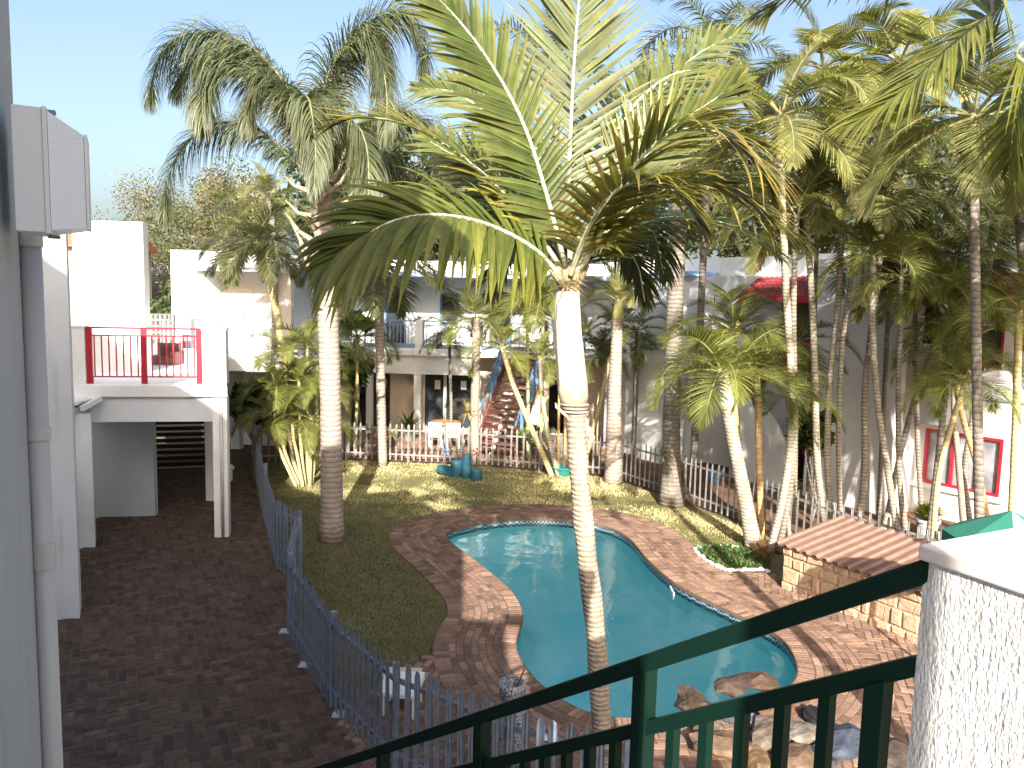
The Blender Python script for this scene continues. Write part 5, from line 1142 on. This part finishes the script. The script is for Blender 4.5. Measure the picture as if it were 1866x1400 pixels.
kf([(1046, 500), (1090, 410), (1150, 310), (1220, 245), (1300, 240), (1370, 290), (1405, 350)], [6.4, 6.3, 6.1, 5.9, 5.7, 5.6, 5.6], (0, -.2, 1), 6, L=.9, droop=1.0, nl=60, tip=(.42, .28, .07), dead=.03)
kf([(1046, 505), (1100, 430), (1170, 370), (1250, 335), (1330, 350), (1400, 395), (1450, 440)], [6.4, 6.3, 6.2, 6.1, 6.0, 6.0, 6.1], (0, -.3, 1), 7, L=.85, droop=.85, nl=60, base=(.08, .1, .022), tip=(.32, .26, .06), dead=.02)
kf([(1036, 495), (1000, 430), (950, 360), (900, 310), (860, 290)], [6.7, 7.0, 7.3, 7.6, 7.8], (0, -.7, .7), 8, L=.75, droop=.5, nl=32, base=(.08, .12, .022))
kf([(1040, 500), (1060, 430), (1100, 380), (1150, 370), (1190, 420), (1210, 500)], [6.8, 7.2, 7.7, 8.1, 8.4, 8.5], (0, 0, 1), 9, L=.85, droop=1.0, nl=50, base=(.05, .08, .025), tip=(.1, .13, .04))
kf([(1038, 500), (1020, 430), (985, 370), (930, 350), (880, 390), (850, 450)], [6.8, 7.3, 7.8, 8.2, 8.5, 8.6], (0, 0, 1), 10, L=.85, droop=1.0, nl=50, base=(.06, .09, .03), tip=(.14, .15, .04))
kf([(1042, 500), (1085, 330), (1150, 200), (1230, 135), (1310, 140), (1370, 200)], [6.7, 7.1, 7.5, 7.8, 8.0, 8.1], (0, -.6, .8), 11, L=.75, droop=.7, nl=36, base=(.09, .11, .03))
kf([(1040, 500), (990, 420), (900, 330), (820, 280), (770, 250)], [6.6, 7.0, 7.5, 7.9, 8.2], (0, -1, .5), 12, L=.62, droop=.2, nl=34, base=(.1, .13, .03))
kf([(1044, 500), (1110, 440), (1200, 400), (1290, 400), (1370, 430), (1420, 470)], [6.6, 6.9, 7.2, 7.5, 7.7, 7.9], (0, -.3, 1), 13, L=.7, droop=.7, nl=50)
kf([(1042, 500), (1075, 400), (1120, 290), (1190, 180), (1270, 100), (1350, 60)], [6.8, 7.3, 7.8, 8.3, 8.7, 9], (.2, -1, .6), 14, L=.75, droop=.5, nl=50)
kf([(1038, 500), (1010, 400), (960, 300), (900, 220), (830, 170), (760, 160)], [6.8, 7.3, 7.8, 8.3, 8.6, 8.8], (-.2, -1, .6), 15, L=.7, droop=.6, nl=50)
kf([(1040, 500), (1070, 420), (1120, 350), (1180, 330), (1240, 360), (1280, 420)], [6.3, 6.0, 5.7, 5.5, 5.4, 5.4], (0, 0, 1), 16, L=.6, droop=.9, nl=44, base=(.09, .1, .025), tip=(.32, .24, .07))
for i_, (px_, ys_) in enumerate([([(1042, 500), (1075, 450), (1120, 440), (1160, 480), (1175, 550)], [6.7, 6.9, 7.2, 7.4, 7.5]), ([(1036, 500), (1000, 450), (955, 445), (915, 480), (895, 540)], [6.7, 6.9, 7.2, 7.5, 7.6]), ([(1040, 495), (1060, 440), (1100, 420), (1140, 440), (1150, 500)], [6.9, 7.2, 7.5, 7.8, 7.9]), ([(1038, 495), (1020, 420), (990, 380), (960, 400), (950, 470)], [6.9, 7.2, 7.5, 7.7, 7.8])]):
    kf(px_, ys_, (0, 0, 1), 40+i_, L=.55, droop=.9, nl=40, t0=.06, base=(.045, .07, .022), tip=(.12, .13, .04), w=.042)
b = MB(); rr = random.Random(3)
for (x1, y1, yy, w0) in ((1034, 470, 6.45, .03), (1012, 478, 6.4, .028), (1000, 488, 6.35, .024), (1060, 470, 6.45, .028), (1072, 482, 6.5, .024), (1044, 455, 6.6, .03), (1022, 460, 6.6, .026), (1058, 488, 6.38, .024), (1028, 492, 6.36, .026)):
    b.tube([P(1038+rr.uniform(-8, 8), 535, kY-.02), P((1038+x1)/2, 508, yy), P(x1, y1, yy)], [w0*1.9, w0*1.5, w0*.8], 8, [(.11, .075, .05), (.2, .16, .09), (.3, .27, .15)])
for i in range(130):
    a = P(1038+rr.uniform(-18, 18), 500+rr.uniform(-15, 28), kY-rr.uniform(.05, .12)); d_ = V((rr.uniform(-1, 1), rr.uniform(-.6, .2), rr.uniform(-1.2, .5))).normalized()*rr.uniform(.06, .2); s_ = V((.004, 0, .002)); k_ = rr.uniform(.5, 1.3)
    b.add([a-s_, a+s_, a+d_], [(0, 1, 2)], (.3*k_, .22*k_, .13*k_))
b.build('leaf_bases', M['fibre'], kp)
b = MB(); b.tube([P(1020, 522, 6.4), P(1050, 470, 6.35), P(1078, 410, 6.3), P(1100, 360, 6.25)], [.03, .024, .018, .014], 8, (.3, .2, .15)); b.tube([P(1030, 515, 6.5), P(1048, 490, 6.45), P(1052, 460, 6.4)], [.05, .045, .03], 8, (.12, .08, .06)); b.build('leaf_stalk', M['fibre'], kp)
# --- neighbour palm whose fronds reach in at the upper right
nr = thing('palm_tree', 'near palm outside the right edge whose fronds hang in at the top right corner', 'palm tree', (4.6, 4.4, 0))
MB().tube([(4.6, 4.4, 0), (4.62, 4.4, 3), (4.55, 4.4, 6.9)], [.12, .1, .09], 14).build('trunk', M['tk_pale'], nr, smooth=True)
top = V((4.55, 4.4, 6.9))
def nf(px, Ys, N0, seed, **kw):
    k = dict(KK); k.update(kw); pts = [top]+[P(x, y, Y) for (x, y), Y in zip(px, Ys)]; frond_mb(pts, N0, rr=random.Random(seed), **k).build('frond', M['leaf'], nr)
nf([(1880, -30), (1800, 30), (1720, 95), (1640, 170), (1560, 225)], [4.3, 4.2, 4.1, 4.0, 4.0], (-.5, -.3, .3), 31, L=.5, nl=46, w=.022, droop=.9, base=(.13, .15, .03), rw=.016, t0=.4, rach=(.03, .03, .02), a0=.7, a1=.2)
nf([(1860, -130), (1760, -90), (1640, -50), (1540, -40), (1440, -10), (1390, 30)], [4.4, 4.6, 4.8, 5.0, 5.2, 5.2], (0, -.3, 1), 32, L=.55, nl=36, w=.035, droop=1.3, base=(.06, .08, .03), rw=.014, t0=.4)
nf([(1870, -60), (1830, 10), (1780, 60), (1745, 110)], [4.8, 5.1, 5.4, 5.7], (-.4, -1, .3), 33, L=.5, nl=40, w=.03, droop=.6, base=(.17, .2, .04), rw=.014, t0=.4)
nf([(1900, 60), (1872, 130), (1850, 220), (1840, 300)], [4.6, 4.8, 5.0, 5.1], (-1, -.3, .3), 34, L=.5, nl=36, w=.03, droop=.5, base=(.18, .2, .04), rw=.014, t0=.4)
for i, (x, y, z, kind, lb_) in enumerate([(6.9, 6.6, 7.6, 'dark', 'unseen palm added to shade the villa wall, just outside the picture on the right, nearest of its row'), (8.4, 8.0, 8.4, 'dark', 'unseen palm added to shade the villa wall, outside the picture on the right, second of its row'), (10.0, 9.4, 8.0, 'king', 'unseen palm added to shade the villa wall, outside the picture on the right, third of its row'), (11.6, 11.0, 8.6, 'dark', 'unseen palm added to shade the villa wall, outside the picture on the right, farthest of its row')]):
    t = thing('palm_tree', lb_, 'palm tree', (x, y, 0), 'unseen palms added to shade the right hand building'); MB().tube([(x, y, 0), (x+.1, y, z*.5), (x, y, z)], [.14, .11, .1], 12).build('trunk', M['tk_pale'], t, smooth=True)
    crown(t, (x, y, z), kind, 15, 2.3, random.Random(400+i), 1.45, -.7)  # unseen palms, added so that their crowns shade the villa wall
# ------------------------------------------------------------------ trees beyond the buildings
def tree(label, c, R3, n, ls, cols, trunkh, seed, name='tree', limbs=6, grp='trees beyond the buildings', clumps=16, tr=.18, mat='tree'):
    c = V(c); rr = random.Random(seed); t = thing(name, label, 'tree', (c.x, c.y, 0), grp); w = MB(); w.tube([(c.x, c.y, 0), (c.x+.1, c.y, trunkh*.5), (c.x, c.y, trunkh)], [tr*1.3, tr, tr*.8], 8)
    cl = []
    for i in range(clumps):
        while True:
            q = V((rr.uniform(-1, 1), rr.uniform(-1, 1), rr.uniform(-1, 1)))
            if .35 < q.length < 1: break
        cl.append((V((c.x+q.x*R3[0], c.y+q.y*R3[1], c.z+q.z*R3[2])), rr.uniform(.22, .42)*min(R3[0], R3[2]*1.4)))
    for p, r in cl[:limbs*2]:
        w.tube([(c.x, c.y, trunkh*.8), V((c.x, c.y, trunkh)).lerp(p, .5)+V((0, 0, .1)), p], [tr*.5, tr*.3, tr*.08], 5)
    w.build('trunk', M['tk_grey'], t)
    b = MB(); ls *= 1.7
    for p, r in cl:
        k0_ = rr.uniform(.7, 1.3); base = rr.choice(cols)
        for i in range(n//clumps):
            d = V((rr.gauss(0, 1), rr.gauss(0, 1), rr.gauss(0, 1)*.75)).normalized(); q = p+d*r*rr.uniform(.35, 1.1)**.6
            a = V((rr.gauss(0, 1), rr.gauss(0, 1), rr.gauss(0, 1))).normalized(); bb = a.cross(d+V((.01, .02, .03))).normalized(); s = ls*rr.uniform(.5, 1.3); k = k0_*rr.uniform(.65, 1.35)
            b.add([q-a*s, q+bb*s*.45, q+a*s, q-bb*s*.45], [(0, 1, 2, 3)], tuple(x*k for x in base))
    b.build('crown', M[mat], t)
tree('sparse feathery tree with tan foliage at the far left behind the white walls', P(330, 420, 40), (3.8, 2, 2.6), 18000, .045, [(.17, .14, .09), (.13, .13, .06), (.1, .12, .05)], 5, 1, clumps=60, limbs=16, tr=.1)
tree('reddish tan feathery tree left of the dark crowned palm', P(425, 400, 36), (2.8, 2, 2.3), 16000, .045, [(.19, .15, .09), (.12, .13, .05)], 4.5, 2, clumps=50, limbs=12, tr=.14)
tree('low green tree seen between the two white walls', P(295, 545, 34), (1.6, 1.5, 1.3), 2600, .09, [(.06, .09, .03), (.14, .13, .05)], 2.5, 3)
tree('dark dense tree behind the big plumed palm', P(690, 370, 33), (3.6, 2, 2.8), 13000, .1, [(.04, .065, .025), (.07, .09, .04), (.05, .06, .03)], 5, 4, clumps=30)
tree('dark dense tree behind the foreground palm fronds', P(860, 370, 34), (3.6, 2, 2.5), 11000, .1, [(.04, .065, .03), (.08, .1, .05)], 5, 5, clumps=30)
tree('green tree beyond the parapet right of the foreground palm', P(1180, 350, 34), (4.2, 2, 2.6), 9000, .1, [(.06, .08, .03), (.1, .11, .05)], 5.5, 6, clumps=30)
tree('green tree beyond the parapet in the middle of the cane palms', P(1400, 380, 30), (3.6, 2, 2.2), 9000, .09, [(.07, .08, .03), (.12, .12, .05)], 5.5, 7, clumps=30)
tree('dark tree behind the right hand crowns', P(1640, 330, 26), (3.4, 2, 2.4), 8000, .08, [(.04, .06, .03), (.08, .09, .04)], 6, 8, clumps=28)
tree('dark tree at the far right behind the awning', P(1830, 360, 24), (2.6, 2, 2.6), 7000, .08, [(.04, .055, .03), (.07, .08, .04)], 6, 9, clumps=26)
tree('shaded shrub under the white wing beside the path', P(462, 730, 21.8), (.9, .7, .7), 2600, .07, [(.03, .05, .02), (.05, .08, .03)], .5, 10, name='shrub', clumps=12, tr=.04, grp='garden shrubs')
tree('broad leaved shrub behind the big palm trunk', P(652, 640, 23.6), (.5, .5, 1.2), 700, .16, [(.08, .13, .02), (.05, .08, .02)], 1.5, 11, name='shrub', clumps=10, tr=.04, grp='garden shrubs')
tree('yellow green shrub at the foot of the outdoor staircase', P(975, 790, 22.6), (.5, .4, .3), 900, .06, [(.1, .13, .03)], .4, 12, name='shrub', clumps=8, tr=.03, grp='garden shrubs')
tree('dark shrub against the fin wall behind the cane palms', P(1490, 775, 16.6), (.6, .5, .5), 1500, .07, [(.05, .07, .02), (.12, .11, .03)], .8, 13, name='shrub', clumps=10, tr=.03, grp='garden shrubs')
# overhead cable and street pole far away
# ------------------------------------------------------------------ light
SUN = V((-.06, 1, -.51)).normalized()
sl_ = bpy.data.lights.new('sun', 'SUN'); sl_.energy = 4.2; sl_.angle = R(.5); sl_.color = (1, .93, .82); so = bpy.data.objects.new('sun', sl_); COL.objects.link(so); so.rotation_euler = SUN.to_track_quat('-Z', 'Y').to_euler()
wd = bpy.data.worlds.new('World'); sc.world = wd; wd.use_nodes = True; nt = wd.node_tree; bg = nt.nodes['Background']; sky_ = nt.nodes.new('ShaderNodeTexSky'); sky_.sky_type = 'NISHITA'; sky_.sun_disc = False
sky_.sun_elevation = math.asin(-SUN.z); sky_.sun_rotation = math.atan2(-SUN.x, -SUN.y); sky_.air_density = 1.0; sky_.dust_density = 5; sky_.ozone_density = 1.0
nt.links.new(sky_.outputs[0], bg.inputs[0]); bg.inputs[1].default_value = .084
sc.view_settings.view_transform = 'Standard'; sc.view_settings.look = 'None'; sc.view_settings.gamma = 1; sc.view_settings.exposure = 1.85
sc.cycles.use_denoising = True; sc.cycles.max_bounces = 8; sc.cycles.transparent_max_bounces = 16; sc.cycles.diffuse_bounces = 4
